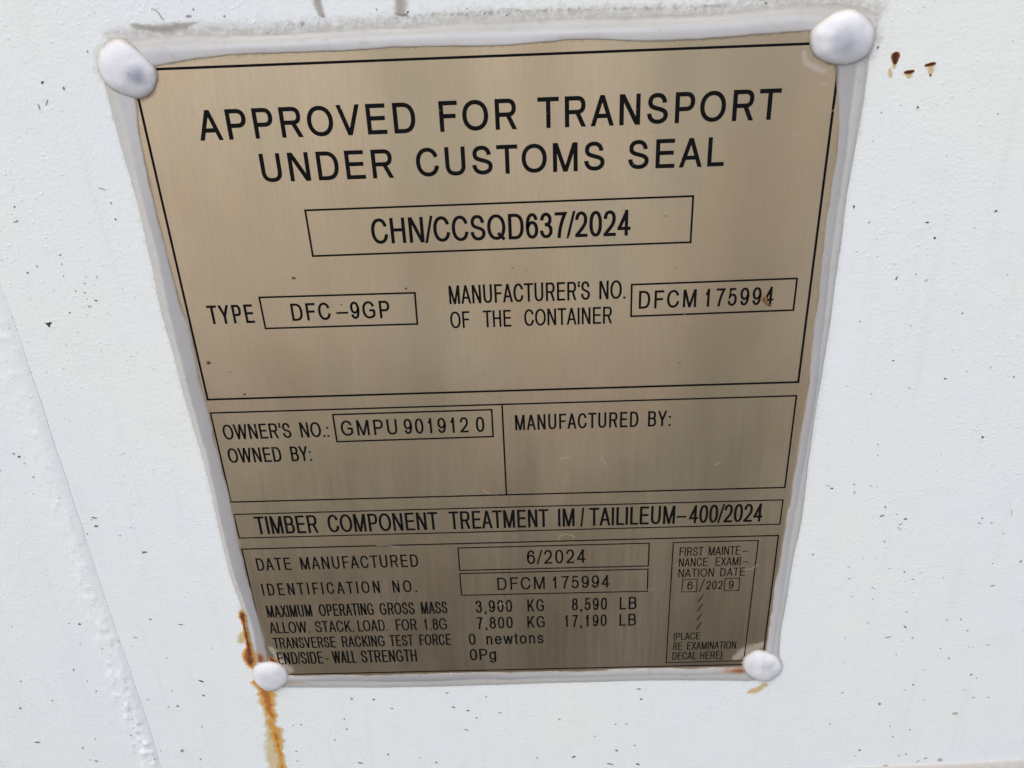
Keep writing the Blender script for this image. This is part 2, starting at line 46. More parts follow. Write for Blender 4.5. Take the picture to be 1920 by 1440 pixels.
SPECKS = json.loads(r'''[[233.61, 185.29, 0.69, -0.02, 0.04, -0.21, 0.3], [236.77, 180.12, 0.41, -0.01, 0.08, -0.43, 0], [227.21, 167.19, 0.25, 0.66, 0.28, -0.17, 0.2], [236.61, 165.94, 0.6, 0.51, 0.19, -0.23, 0.6], [225.91, 171.93, 0.25, -0.1, -0.02, -0.12, 0.4], [233.08, 168.3, 0.42, -0.17, -0.03, -0.15, 0.4], [244.29, 171.64, 0.21, -0.01, 0.03, -0.13, 0.5], [250.27, 154.06, 0.3, -0.01, 0.06, -0.28, 0.2], [217.84, 152.29, 0.24, -0.25, -0.11, -0.14, 0.3], [234.54, 150.17, 0.29, 0.15, 0.13, -0.22, 0.3], [230.77, 137.48, 0.4, -0.01, 0.05, -0.3, 0.15], [249.36, 129.95, 0.72, -0.23, -0.01, -0.24, 0.2], [272.11, 129.79, 0.21, 0.42, 0.18, -0.15, 0.2], [263.59, 133.64, 0.22, 0.42, 0.14, -0.12, 0.5], [256.16, 132.42, 0.36, -0.08, 0.0, -0.15, 0.4], [215.89, 185.93, 0.14, 0.32, 0.16, -0.1, 0.5], [248.4, 183.04, 0.24, 0.39, 0.11, -0.08, 0.6], [218.93, 180.54, 0.21, 0.0, 0.02, -0.13, 0.5], [262.8, 158.56, 0.25, 0.1, 0.07, -0.13, 0.5], [246.95, 160.98, 0.44, -0.1, 0.01, -0.12, 0.6], [225.52, 124.98, 0.36, -0.01, 0.03, -0.21, 0.4], [213.37, 176.43, 0.27, 0.17, 0.08, -0.11, 0.6], [261.78, 167.1, 0.25, -0.01, 0.05, -0.23, 0.5], [237.94, 126.84, 0.36, -0.15, -0.04, -0.22, 0.5], [217.02, 128.23, 0.36, -0.02, 0.02, -0.16, 0.5], [266.51, 106.06, 0.55, -0.24, -0.05, -0.44, 0], [273.77, 70.63, 0.42, -0.1, 0.02, -0.35, 0.05], [217.3, 86.04, 0.58, 0.11, 0.1, -0.37, 0.2], [215.55, 87.21, 1.12, -0.39, -0.01, -0.15, 0.55], [225.01, 87.52, 0.3, -0.01, 0.05, -0.31, 0.3], [225.56, 83.97, 0.4, -0.02, 0.09, -0.69, 0.7], [231.15, 86.51, 0.46, -0.15, -0.01, -0.2, 0.4], [233.2, 86.2, 0.25, -0.01, 0.03, -0.22, 0.4], [237.62, 77.04, 0.3, -0.01, 0.09, -0.57, 0.25], [237.08, 72.97, 0.91, 0.37, 0.12, -0.31, 0.3], [242.51, 73.38, 0.31, -0.01, 0.06, -0.39, 0.5], [246.02, 71.21, 0.87, -0.03, 0.07, -0.39, 0.2], [244.53, 68.8, 0.55, 0.34, 0.12, -0.24, 0.3], [243.76, 67.2, 0.37, -0.1, 0.01, -0.26, 0.2], [244.75, 66.51, 0.3, -0.2, -0.07, -0.22, 0.2], [239.87, 60.87, 0.36, -0.17, -0.04, -0.31, 0.3], [273.21, 68.39, 0.74, -0.3, -0.01, -0.18, 0.35], [277.54, 68.38, 0.63, -0.15, 0.02, -0.22, 0.5], [282.99, 63.19, 0.31, -0.01, 0.06, -0.26, 0.35], [292.42, 49.72, 0.4, 0.71, 0.24, -0.25, 0.2], [281.99, 49.17, 0.37, -0.02, 0.04, -0.21, 0.2], [284.33, 38.0, 0.89, 0.24, 0.11, -0.28, 0.3], [249.66, 46.06, 0.27, 0.35, 0.26, -0.32, 0.35], [253.47, 42.26, 0.7, -0.07, 0.03, -0.25, 0.3], [229.2, 43.3, 0.64, -0.02, 0.03, -0.21, 0.35], [239.06, 38.42, 1.16, -0.76, -0.04, -0.18, 0.55], [231.61, 34.32, 0.38, -0.01, 0.04, -0.29, 0.5], [239.65, 32.71, 0.38, -0.14, -0.02, -0.24, 0.5], [256.01, 45.38, 0.75, 0.15, 0.05, -0.17, 0.6], [264.78, 42.74, 0.24, 0.0, 0.05, -0.28, 0.3], [230.8, 104.39, 0.24, -0.01, 0.05, -0.35, 0.4], [231.51, 99.71, 0.22, -0.01, 0.04, -0.3, 0.3], [253.62, 99.15, 0.22, 0.0, 0.04, -0.21, 0.4], [232.94, 53.17, 0.18, 0.35, 0.14, -0.14, 0.5], [238.18, 53.14, 0.32, -0.01, 0.03, -0.21, 0.5], [228.24, 49.15, 0.74, -0.03, 0.02, -0.14, 0.6], [243.73, 47.83, 1.0, 0.21, 0.04, -0.13, 0.6], [283.89, 73.06, 0.16, 0.0, 0.43, -1.93, 0.75], [214.02, 55.6, 0.34, -0.25, -0.22, -0.64, 0.6], [254.7, 17.68, 0.76, -0.74, -0.14, -0.31, 0.25], [248.89, 12.46, 1.39, 0.23, 0.06, -0.24, 0.4], [258.48, 11.75, 0.73, 0.42, 0.1, -0.23, 0.35], [253.89, 25.69, 0.56, -0.02, 0.04, -0.26, 0.4], [239.77, 20.13, 0.48, 0.17, 0.08, -0.23, 0.35], [270.37, 21.13, 0.35, 0.79, 0.14, -0.14, 0.5], [275.62, 21.08, 0.39, -0.42, -0.13, -0.24, 0.2], [279.32, 14.98, 0.65, -0.46, -0.06, -0.25, 0.45], [281.79, 5.8, 0.24, 0.0, 0.05, -0.27, 0.2], [283.26, 6.12, 0.22, 0.0, 0.05, -0.24, 0.25], [270.55, 5.6, 0.34, 0.17, 0.13, -0.29, 0.2], [253.48, 2.94, 0.31, -0.01, 0.04, -0.31, 0.3], [274.96, 0.14, 0.34, 0.18, 0.18, -0.41, 0.1], [289.16, 7.21, 1.11, 0.59, 0.08, -0.17, 0.5], [285.68, -9.33, 0.53, 0.38, 0.18, -0.35, 0.3], [288.36, -11.56, 0.41, -0.01, 0.07, -0.35, 0.35], [263.18, -14.44, 0.41, -0.02, 0.11, -0.65, 0.1], [266.41, -6.37, 0.31, -0.01, 0.05, -0.32, 0.45], [284.61, -18.03, 0.91, -0.03, 0.04, -0.19, 0.45], [260.36, -17.32, 0.91, 0.66, 0.07, -0.14, 0.6], [251.16, -25.39, 0.69, -0.02, 0.14, -0.93, 0.45], [234.82, -18.18, 0.42, 0.29, 0.14, -0.3, 0.35], [269.43, -23.63, 0.33, 0.0, 0.07, -0.39, 0.35], [289.24, -22.64, 0.78, -0.02, 0.05, -0.26, 0.45], [295.38, -22.69, 0.49, 0.48, 0.14, -0.23, 0.4], [283.52, -31.97, 1.39, -0.04, 0.14, -0.74, 0.75], [257.67, -39.11, 0.42, -0.01, 0.07, -0.41, 0.3], [266.36, -41.48, 0.46, -0.35, -0.08, -0.35, 0.4], [259.86, -45.56, 0.47, -0.36, -0.08, -0.36, 0.45], [247.04, -53.59, 0.6, 0.51, 0.21, -0.41, 0.2], [245.68, -57.1, 0.33, -0.01, 0.04, -0.32, 0.4], [264.4, -57.63, 0.44, -0.12, 0.02, -0.38, 0.35], [267.33, -56.64, 0.44, -0.23, -0.03, -0.47, 0.3], [273.15, -61.45, 0.58, 0.91, 0.16, -0.22, 0.45], [276.11, -59.53, 0.92, 0.46, 0.14, -0.34, 0.25], [282.56, -60.64, 1.16, 0.29, 0.36, -1.21, 0.8], [282.81, -60.72, 0.69, 0.4, 0.2, -0.47, 0.35], [259.72, -64.32, 1.69, -0.05, 0.17, -1.09, 0.85], [231.61, 12.56, 0.44, -0.01, 0.03, -0.21, 0.45], [233.13, -0.46, 0.32, -0.01, 0.04, -0.24, 0.45], [232.18, -36.88, 0.62, -0.1, 0.02, -0.34, 0.5], [-71.61, 29.54, 0.53, -0.02, -0.16, -0.59, 0.2], [-99.02, 29.25, 0.27, -0.01, -0.08, -0.27, 0.25], [-75.75, 30.08, 0.31, -0.01, -0.08, -0.27, 0.25], [-43.0, 30.96, 0.54, -0.15, -0.11, -0.31, 0.15], [-31.51, 27.78, 1.11, -0.17, -0.09, -0.32, 0.35], [-29.62, -3.81, 1.25, -0.74, -0.18, -0.39, 0.25], [-30.59, -12.03, 0.71, -0.42, -0.2, -0.43, 0.3], [-42.79, -18.16, 0.74, -0.22, -0.17, -0.49, 0.2], [-46.72, -18.58, 0.51, -0.31, -0.13, -0.28, 0.5], [-54.49, -13.9, 0.98, 0.38, 0.0, -0.22, 0.45], [-58.43, 19.66, 0.31, -0.01, -0.08, -0.33, 0.35], [-80.83, 4.85, 0.36, -0.01, -0.21, -0.75, 0.35], [-104.52, -1.15, 0.3, 0.0, -0.17, -0.57, 0.1], [-99.81, -0.51, 0.3, -0.01, -0.06, -0.23, 0.35], [-76.76, -1.9, 0.37, 0.15, 0.0, -0.3, 0.2], [-74.72, -7.86, 0.23, -0.14, -0.28, -0.54, 0.2], [-94.65, -12.73, 0.47, -0.14, -0.14, -0.35, 0.15], [-109.53, -17.02, 0.41, -0.35, -0.34, -0.54, 0.3], [-108.6, -38.15, 1.4, -0.04, -0.14, -0.46, 0.35], [-89.53, -42.02, 0.58, 0.25, -0.01, -0.54, 0.15], [-82.56, -36.5, 0.29, -0.01, -0.11, -0.42, 0.3], [-85.72, -50.53, 0.88, -0.22, -0.14, -0.39, 0.25], [-87.96, -49.67, 0.49, -0.15, -0.1, -0.25, 0.35], [-46.72, -45.8, 0.83, -0.02, -0.26, -1.21, 0.5], [-39.81, -51.45, 0.61, 0.2, -0.01, -0.42, 0.35], [-66.44, -34.52, 0.56, 0.31, 0.03, -0.35, 0.2], [-63.81, -29.61, 0.34, 0.23, 0.05, -0.33, 0.3], [-63.64, -24.49, 0.29, -0.01, -0.07, -0.3, 0.35], [-56.14, -45.46, 0.34, -0.01, -0.09, -0.39, 0.35], [-59.57, -49.96, 0.34, -0.01, -0.09, -0.39, 0.35], [-43.17, -9.11, 0.32, -0.01, -0.07, -0.32, 0.4], [-41.2, 9.87, 0.23, -0.01, -0.07, -0.31, 0.3], [-74.09, 19.29, 0.22, -0.01, -0.09, -0.31, 0.3], [-65.71, 16.47, 0.31, -0.01, -0.08, -0.31, 0.4], [-35.14, -30.91, 0.39, 0.26, 0.06, -0.3, 0.4], [-21.76, 14.78, 0.36, -0.02, -0.05, -0.25, 0.4], [-53.61, 16.78, 0.27, -0.01, -0.06, -0.25, 0.4], [-51.42, 21.57, 1.11, -0.04, -0.07, -0.3, 0.7], [-71.9, 109.38, 0.63, -0.03, -0.14, -0.46, 0.1], [-73.41, 110.75, 0.47, -0.25, -0.15, -0.24, 0.2], [-70.92, 106.45, 0.26, -0.01, -0.09, -0.31, 0.35], [-69.29, 100.61, 0.39, -0.01, -0.1, -0.35, 0.25], [-71.58, 93.25, 0.26, -0.01, -0.06, -0.2, 0.2], [-52.52, 81.36, 1.33, -0.48, -0.14, -0.31, 0.2], [-53.64, 80.5, 0.4, 0.23, 0.03, -0.18, 0.35], [-52.72, 77.41, 0.7, -0.02, -0.12, -0.49, 0.25], [-56.94, 74.08, 0.3, 0.0, -0.1, -0.37, 0.05], [-44.89, 72.86, 0.44, -0.01, -0.04, -0.17, 0.35], [-37.7, 64.56, 1.23, 0.28, -0.03, -0.5, 0.35], [-39.94, 76.38, 0.23, -0.01, -0.07, -0.29, 0.3], [-34.93, 108.98, 1.15, 0.46, 0.01, -0.08, 0.55], [-56.77, 119.84, 0.22, -0.01, -0.05, -0.16, 0.4], [-74.0, 93.73, 0.13, -0.01, -0.05, -0.2, 0.3], [-79.15, 91.34, 0.16, 0.0, -0.06, -0.19, 0.4], [-36.74, 99.93, 0.17, -0.01, -0.03, -0.16, 0.4], [-36.24, 91.94, 0.16, -0.01, -0.04, -0.16, 0.4], [-25.83, 101.85, 0.19, 0.0, -0.05, -0.19, 0.4], [-80.37, 103.8, 0.38, -0.01, -0.06, -0.19, 0.3], [-62.6, 91.12, 0.58, 0.27, 0.01, -0.14, 0.45], [-38.45, 81.16, 0.16, -0.01, -0.04, -0.17, 0.4], [-48.34, 178.75, 0.31, -0.01, -0.11, -0.36, 0], [-44.68, 180.87, 0.22, -0.01, -0.13, -0.42, 0.45], [-36.74, 181.28, 0.12, -0.04, -0.22, -0.4, 0.4], [-37.28, 177.2, 0.19, -0.14, -0.17, -0.2, 0.1], [-55.27, 183.26, 0.18, -0.14, -0.18, -0.2, 0.2], [-30.1, 176.67, 0.36, 0.09, 0.0, -0.13, 0.35], [-31.2, 174.47, 0.43, 0.22, 0.04, -0.16, 0.35], [-28.04, 173.9, 0.4, -0.02, -0.03, -0.11, 0.4], [-34.8, 171.84, 0.21, -0.16, -0.18, -0.22, 0.25], [-31.92, 171.24, 0.32, -0.01, -0.05, -0.21, 0.25], [-29.05, 168.33, 0.59, -0.06, -0.1, -0.31, 0.3], [-38.77, 164.33, 0.29, -0.14, -0.2, -0.32, 0.05], [-38.03, 157.18, 0.23, -0.01, -0.05, -0.16, 0.3], [-8.6, 162.83, 0.19, -0.23, -0.22, -0.21, 0.05], [-16.05, 169.0, 0.17, 0.0, -0.05, -0.18, 0.35], [-19.38, 172.2, 0.39, -0.11, -0.04, -0.09, 0.5], [-59.99, 159.7, 0.15, -0.07, -0.17, -0.27, 0.2], [-57.98, 163.56, 0.18, 0.0, -0.06, -0.19, 0.3], [-57.93, 143.11, 0.21, -0.01, -0.07, -0.24, 0.35], [-22.7, 147.73, 0.43, -0.09, -0.04, -0.12, 0.4], [-24.45, 146.1, 0.18, 0.0, -0.04, -0.16, 0.4], [-20.23, 148.91, 0.18, 0.0, -0.04, -0.16, 0.35], [-43.26, 153.09, 0.21, 0.0, -0.04, -0.16, 0.4], [-52.89, 142.66, 0.18, 0.0, -0.07, -0.23, 0.5], [-31.77, 169.05, 0.09, -0.04, -0.2, -0.32, 0.5], [-26.29, 163.77, 0.18, -0.01, -0.04, -0.19, 0.45], [-41.9, 172.34, 0.17, -0.08, -0.08, -0.13, 0.5], [-50.11, 169.57, 0.54, -0.13, -0.04, -0.09, 0.6], [-16.14, 142.7, 0.21, 0.0, -0.05, -0.2, 0.35], [-26.64, 176.52, 0.15, -0.07, -0.25, -0.42, 0.6], [-46.59, 143.98, 0.36, -0.01, -0.04, -0.13, 0.5], [-31.75, 166.37, 0.57, -0.2, -0.2, -0.39, 0.85], [40.38, -16.56, 0.54, -0.02, -0.07, -0.59, 0.2], [73.52, -21.94, 0.91, -0.14, -0.05, -0.41, 0.3], [79.36, -24.15, 0.76, -0.02, -0.03, -0.48, 0.2], [82.81, -28.6, 0.49, 0.23, 0.08, -0.41, 0.3], [92.85, -25.74, 0.84, -0.13, -0.04, -0.36, 0.4], [87.46, -15.93, 0.5, -0.01, -0.02, -0.35, 0.35], [31.21, -15.94, 0.84, -0.02, -0.1, -0.82, 0.55], [26.8, -34.24, 0.56, 0.19, 0.02, -0.42, 0.25], [26.58, -27.83, 0.51, -0.02, -0.05, -0.43, 0.35], [7.78, -30.73, 0.39, -0.01, -0.06, -0.43, 0.3], [4.37, -31.12, 0.34, -0.01, -0.06, -0.37, 0.35], [20.85, -40.83, 0.52, -0.01, -0.05, -0.37, 0.35], [42.79, -50.5, 0.46, -0.13, -0.11, -0.5, 0.25], [2.99, -47.45, 0.56, -0.01, -0.06, -0.38, 0.35], [2.64, -53.78, 0.7, -0.02, -0.05, -0.32, 0.35], [30.0, -55.72, 1.55, -0.25, -0.08, -0.45, 0.4], [47.54, -22.02, 0.73, -0.21, -0.08, -0.35, 0.45], [123.64, -54.19, 0.92, 0.34, 0.08, -0.5, 0.3], [142.26, -50.61, 0.77, -0.02, 0.0, -0.51, 0.25], [150.73, -13.34, 1.08, -0.16, -0.01, -0.35, 0.35], [151.89, -19.35, 0.65, -0.26, -0.07, -0.45, 0.25], [146.23, -34.09, 0.67, -0.02, 0.0, -0.37, 0.35], [141.57, -34.2, 0.6, -0.02, 0.01, -0.37, 0.35], [149.95, -47.65, 0.41, -0.23, -0.12, -0.53, 0.3], [117.71, -30.46, 0.65, -0.57, -0.11, -0.26, 0.45], [78.12, -35.83, 1.26, -0.2, -0.05, -0.37, 0.4], [107.7, -54.26, 0.52, -0.01, -0.01, -0.39, 0.35], [56.48, -52.95, 0.44, -0.01, -0.03, -0.39, 0.35], [63.49, -56.26, 0.61, -0.02, -0.05, -0.59, 0.35], [151.57, -59.77, 1.04, -0.3, -0.05, -0.51, 0.35], [132.71, -41.37, 0.43, -0.02, 0.0, -0.32, 0.4], [139.42, -59.17, 1.73, -0.5, -0.04, -0.45, 0.4], [71.21, -13.34, 0.99, -0.03, -0.03, -0.35, 0.5], [-26.77, 236.87, 0.41, -0.02, -0.12, -0.43, 0.1], [-27.19, 231.18, 0.27, -0.09, -0.6, -1.05, 0.55], [-29.78, 230.16, 0.32, 0.07, -0.01, -1.0, 0.6], [-21.18, 234.99, 0.3, -0.01, -0.12, -0.43, 0.4], [-45.93, 200.46, 0.32, -0.01, -0.1, -0.33, 0.2], [-46.93, 195.84, 0.84, 0.32, 0.05, -0.35, 0.6], [-16.09, 200.62, 0.23, -0.01, -0.15, -0.57, 0.35], [-15.98, 195.31, 0.33, -0.01, -0.09, -0.37, 0.2], [-11.57, 244.71, 0.29, -0.01, -0.09, -0.35, 0.4], [-17.74, 205.16, 1.64, -0.54, -0.08, -0.15, 0.5], [-36.34, 184.26, 0.46, -0.11, -0.12, -0.25, 0.35], [-44.73, 180.79, 0.33, -0.01, -0.08, -0.26, 0.4], [-21.05, 234.91, 0.34, -0.01, -0.11, -0.4, 0.35], [224.64, 220.45, 0.41, -0.02, 0.07, -0.36, 0.3], [214.54, 219.4, 0.32, 0.11, 0.09, -0.17, 0.4], [226.77, 229.27, 0.36, -0.02, 0.09, -0.49, 0.15], [210.45, 191.25, 0.35, -0.02, 0.09, -0.62, 0.2], [233.52, 185.44, 0.65, -0.03, 0.04, -0.23, 0.3], [253.74, 188.28, 0.56, 0.09, 0.13, -0.33, 0.25], [236.72, 180.26, 0.43, -0.02, 0.07, -0.41, 0], [210.77, 237.58, 0.4, -0.01, 0.08, -0.53, 0.4], [213.24, 211.05, 0.18, -0.01, 0.04, -0.27, 0.4], [215.87, 186.07, 0.27, -0.01, 0.05, -0.35, 0.5], [248.05, 217.76, 0.36, -0.01, 0.05, -0.2, 0.5], [219.59, 221.24, 0.2, -0.01, 0.03, -0.18, 0.4], [178.43, 250.3, 0.34, -0.02, 0.03, -0.32, 0.4], [28.96, 252.64, 0.28, -0.01, -0.06, -0.29, 0.35], [50.26, 249.92, 0.5, -0.02, -0.09, -0.59, 0.6], [56.4, 251.6, 0.33, -0.13, -0.08, -0.16, 0.1], [78.32, 251.35, 1.97, -0.07, -0.05, -0.46, 0.5], [79.9, 251.75, 0.37, -0.01, -0.03, -0.34, 0.2], [96.34, 252.05, 0.25, -0.01, -0.01, -0.23, 0.35], [19.08, 253.01, 1.23, -0.05, -0.07, -0.34, 0.6], [20.67, 254.68, 0.31, -0.01, -0.07, -0.34, 0.5], [101.05, 250.61, 0.37, -0.02, -0.01, -0.29, 0.45], [71.38, 252.77, 0.24, -0.01, -0.04, -0.29, 0.4], [107.17, 250.03, 0.31, -0.01, -0.01, -0.23, 0.4]]''')
EX = json.loads(r'''{"streak": [[[-7.73, -3.86, 2.37], [-5.73, -8.04, 3.58], [-4.35, -11.55, 4.7], [-4.59, -15.05, 4.73], [-4.68, -18.58, 3.78], [-4.57, -21.79, 2.94], [-3.8, -25.04, 2.22], [-4.11, -27.2, 2.23], [-4.96, -28.99, 2.24], [-4.88, -31.55, 1.88], [-4.04, -34.52, 3.02], [-4.08, -38.23, 2.91], [-4.2, -42.72, 2.94], [-4.16, -47.26, 2.06], [-4.27, -51.85, 2.08], [-4.74, -58.04, 2.23], [-5.07, -62.74, 2.26]]], "halo": [[[-5.89, -20.68, 2.45], [-5.23, -25.72, 3.09], [-5.57, -30.8, 3.13], [-5.4, -35.96, 4.42], [-6.39, -41.9, 4.47], [-7.51, -48.69, 4.53], [-8.01, -54.83, 4.59], [-8.51, -61.07, 4.64]]], "edge": [[[-5.55, 37.55, 0.54], [-5.67, 35.09, 1.2], [-5.93, 32.62, 1.65], [-5.98, 29.5, 1.33], [-6.08, 26.35, 1.0], [-6.17, 23.18, 1.34], [-6.36, 19.98, 1.13], [-6.37, 16.75, 1.25], [-6.54, 14.15, 1.94], [-7.22, 10.89, 2.76], [-7.61, 7.6, 2.66], [-7.81, 4.27, 1.98], [-7.9, 1.58, 1.17]]], "blob": [[[-5.38, 24.43, 1.12], [-6.9, 22.56, 2.24], [-8.2, 20.68, 2.59], [-9.14, 18.13, 2.38], [-9.73, 16.2, 1.13]]], "feather": [[[203.25, -10.95, 0.88], [202.33, -12.71, 2.3], [199.99, -14.96, 2.48], [197.2, -16.43, 1.95], [194.71, -17.29, 0.62]]], "corner": [[[1.24, 9.98, 0.57], [2.17, 8.3, 1.96], [3.78, 6.26, 1.97], [6.07, 3.85, 1.28], [7.38, -0.22, 0.59]]], "spot_big": [[[215.9, 236.32, 0.45], [215.97, 235.6, 1.38], [215.99, 234.52, 1.39], [216.1, 233.55, 1.09], [216.15, 232.46, 0.4]]], "spot_dash1": [[[224.43, 231.98, 0.25], [225.26, 232.19, 0.59], [226.46, 232.44, 0.64], [227.42, 232.6, 0.55], [227.85, 232.68, 0.2]]], "spot_dash2": [[[218.91, 230.29, 0.25], [219.6, 230.39, 0.55], [220.82, 230.51, 0.59], [221.67, 230.68, 0.45], [222.15, 230.76, 0.2]]], "tint": [[[226.2, 232.21, 1.5], [226.37, 231.23, 1.25], [226.59, 230.01, 0.86], [226.77, 229.27, 0.36]], [[220.62, 230.23, 1.4], [220.69, 229.49, 1.2], [220.66, 228.52, 0.45]], [[214.91, 231.66, 0.35], [215.19, 230.68, 0.85], [215.47, 229.69, 0.7], [215.58, 228.95, 0.3]]], "smear": [[[0.96, 251.6, 0.24], [2.45, 251.31, 0.98], [5.45, 250.73, 1.34], [9.07, 250.12, 1.53], [12.84, 250.16, 1.95], [16.07, 250.62, 1.58], [19.3, 251.08, 0.84], [22.49, 251.43, 0.3]]], "hair": [[[8.62, 254.97, 0.3], [9.74, 255.21, 0.29], [10.77, 254.31, 0.3], [11.44, 252.84, 0.3], [12.08, 251.82, 0.3]]], "drip": [[[55.38, 257.48, 2.01], [55.45, 255.77, 2.01], [55.51, 254.06, 2.03], [55.88, 252.32, 1.56], [56.38, 251.43, 0.84]], [[78.52, 256.6, 2.83], [78.36, 254.91, 2.73], [78.19, 253.2, 2.5], [78.08, 252.05, 2.15], [78.3, 251.12, 1.07]]], "topdirt": [[[60.2, 249.83, 0.6], [70.16, 250.15, 1.8], [82.58, 250.73, 2.03], [94.91, 250.84, 2.03], [107.21, 250.84, 2.02], [119.47, 250.78, 2.02], [137.81, 250.48, 2.01], [162.19, 250.02, 1.78], [180.37, 250.19, 1.19]]], "film": [[[186.64, 2.61, 0.43], [189.71, 4.49, 2.56], [192.68, 7.33, 3.39], [195.75, 8.7, 3.81], [198.41, 10.56, 2.53], [199.91, 13.4, 0.83]], [[1.13, 16.52, 0.45], [2.48, 14.53, 1.48], [3.86, 11.22, 1.95], [5.8, 5.2, 2.9], [8.29, 2.45, 2.91], [10.8, 1.36, 0.82]], [[189.66, 238.61, 0.49], [190.18, 236.2, 1.23], [191.15, 234.24, 1.49], [194.07, 232.68, 1.99], [196.17, 231.87, 1.49], [197.83, 232.54, 0.5]]], "scr": [[[119.87, 102.42], [121.76, 102.81], [124.2, 103.18]], [[133.6, 103.33], [134.93, 101.7], [136.46, 99.15]], [[91.85, 90.64], [92.74, 89.2], [94.63, 88.43]], [[1.33, 229.67], [3.98, 224.82], [6.68, 219.88]], [[2.63, 228.55], [5.15, 228.61]], [[5.87, 214.02], [10.49, 213.85]], [[118.38, 66.18], [119.79, 68.39], [121.38, 69.09], [124.74, 67.73]], [[189.01, 50.1], [191.05, 49.77], [193.84, 52.29]], [[189.63, 214.1], [191.96, 214.02]], [[199.41, 220.06], [201.21, 221.52]], [[195.08, 228.04], [198.04, 228.52]], [[152.24, 40.92], [155.07, 41.64]], [[161.93, 52.51], [163.72, 52.98]], [[14.5, 226.89], [13.13, 231.5]], [[87.02, 90.33], [87.72, 89.12]], [[174.56, 97.89], [176.69, 99.64]], [[50.49, 65.81], [54.51, 65.94], [59.81, 64.75]], [[55.76, 48.48], [58.11, 47.34]], [[94.01, 34.57], [96.56, 35.86], [98.15, 34.16]]], "pdirt": [[36.26, 174.33, 0.85], [3.33, 144.88, 1.1], [13.13, 132.39, 0.6], [71.72, 169.4, 0.6], [160.12, 139.5, 0.35], [9.8, 141.0, 0.35], [17.34, 148.82, 0.25], [50.35, 164.54, 0.4], [16.37, 132.07, 0.25], [153.4, 190.65, 0.3], [156.96, 173.52, 0.25], [110.25, 174.27, 0.3], [105.9, 175.33, 0.25]], "fleck": [[184.52, 162.28], [185.71, 160.37], [187.55, 158.99], [188.72, 159.14], [186.84, 161.08], [186.53, 162.59]], "sill": [[241.23, -65.24], [280.23, -63.89], [318.68, -61.52], [336.69, -60.66]]}''')
rnd = random.Random(7)
nrs = np.random.RandomState(3)

# ------------------------------------------------------------------ helpers
def mesh_obj(name, verts, faces, mat, parent=None, smooth=False, attrs=None, label=None):
    me = bpy.data.meshes.new(name)
    me.from_pydata(verts, [], faces)
    if mat: me.materials.append(mat)
    if smooth: me.polygons.foreach_set('use_smooth', [True]*len(me.polygons))
    for k, a in (attrs or {}).items():
        at = me.attributes.new(k, 'FLOAT', 'POINT')
        at.data.foreach_set('value', np.asarray(a, dtype=np.float32))
    me.update()
    o = bpy.data.objects.new(name, me); COL.objects.link(o)
    if parent is not None: o.parent = parent
    if label: o['label'] = label
    return o

def grid_faces(nr, nc, flip=False):
    f = []
    for i in range(nr-1):
        for j in range(nc-1):
            a = i*nc+j; q = (a, a+1, a+nc+1, a+nc)
            f.append(q[::-1] if flip else q)
    return f

def empty(name, loc, label, cat):
    o = bpy.data.objects.new(name, None); COL.objects.link(o)
    o.location = loc; o.empty_display_size = .05
    o['label'] = label; o['category'] = cat
    return o

def keep_world(parent):
    """children are built in world coordinates: undo the parent's location"""
    for c in parent.children:
        c.matrix_parent_inverse = Matrix.Translation(-Vector(parent.location))

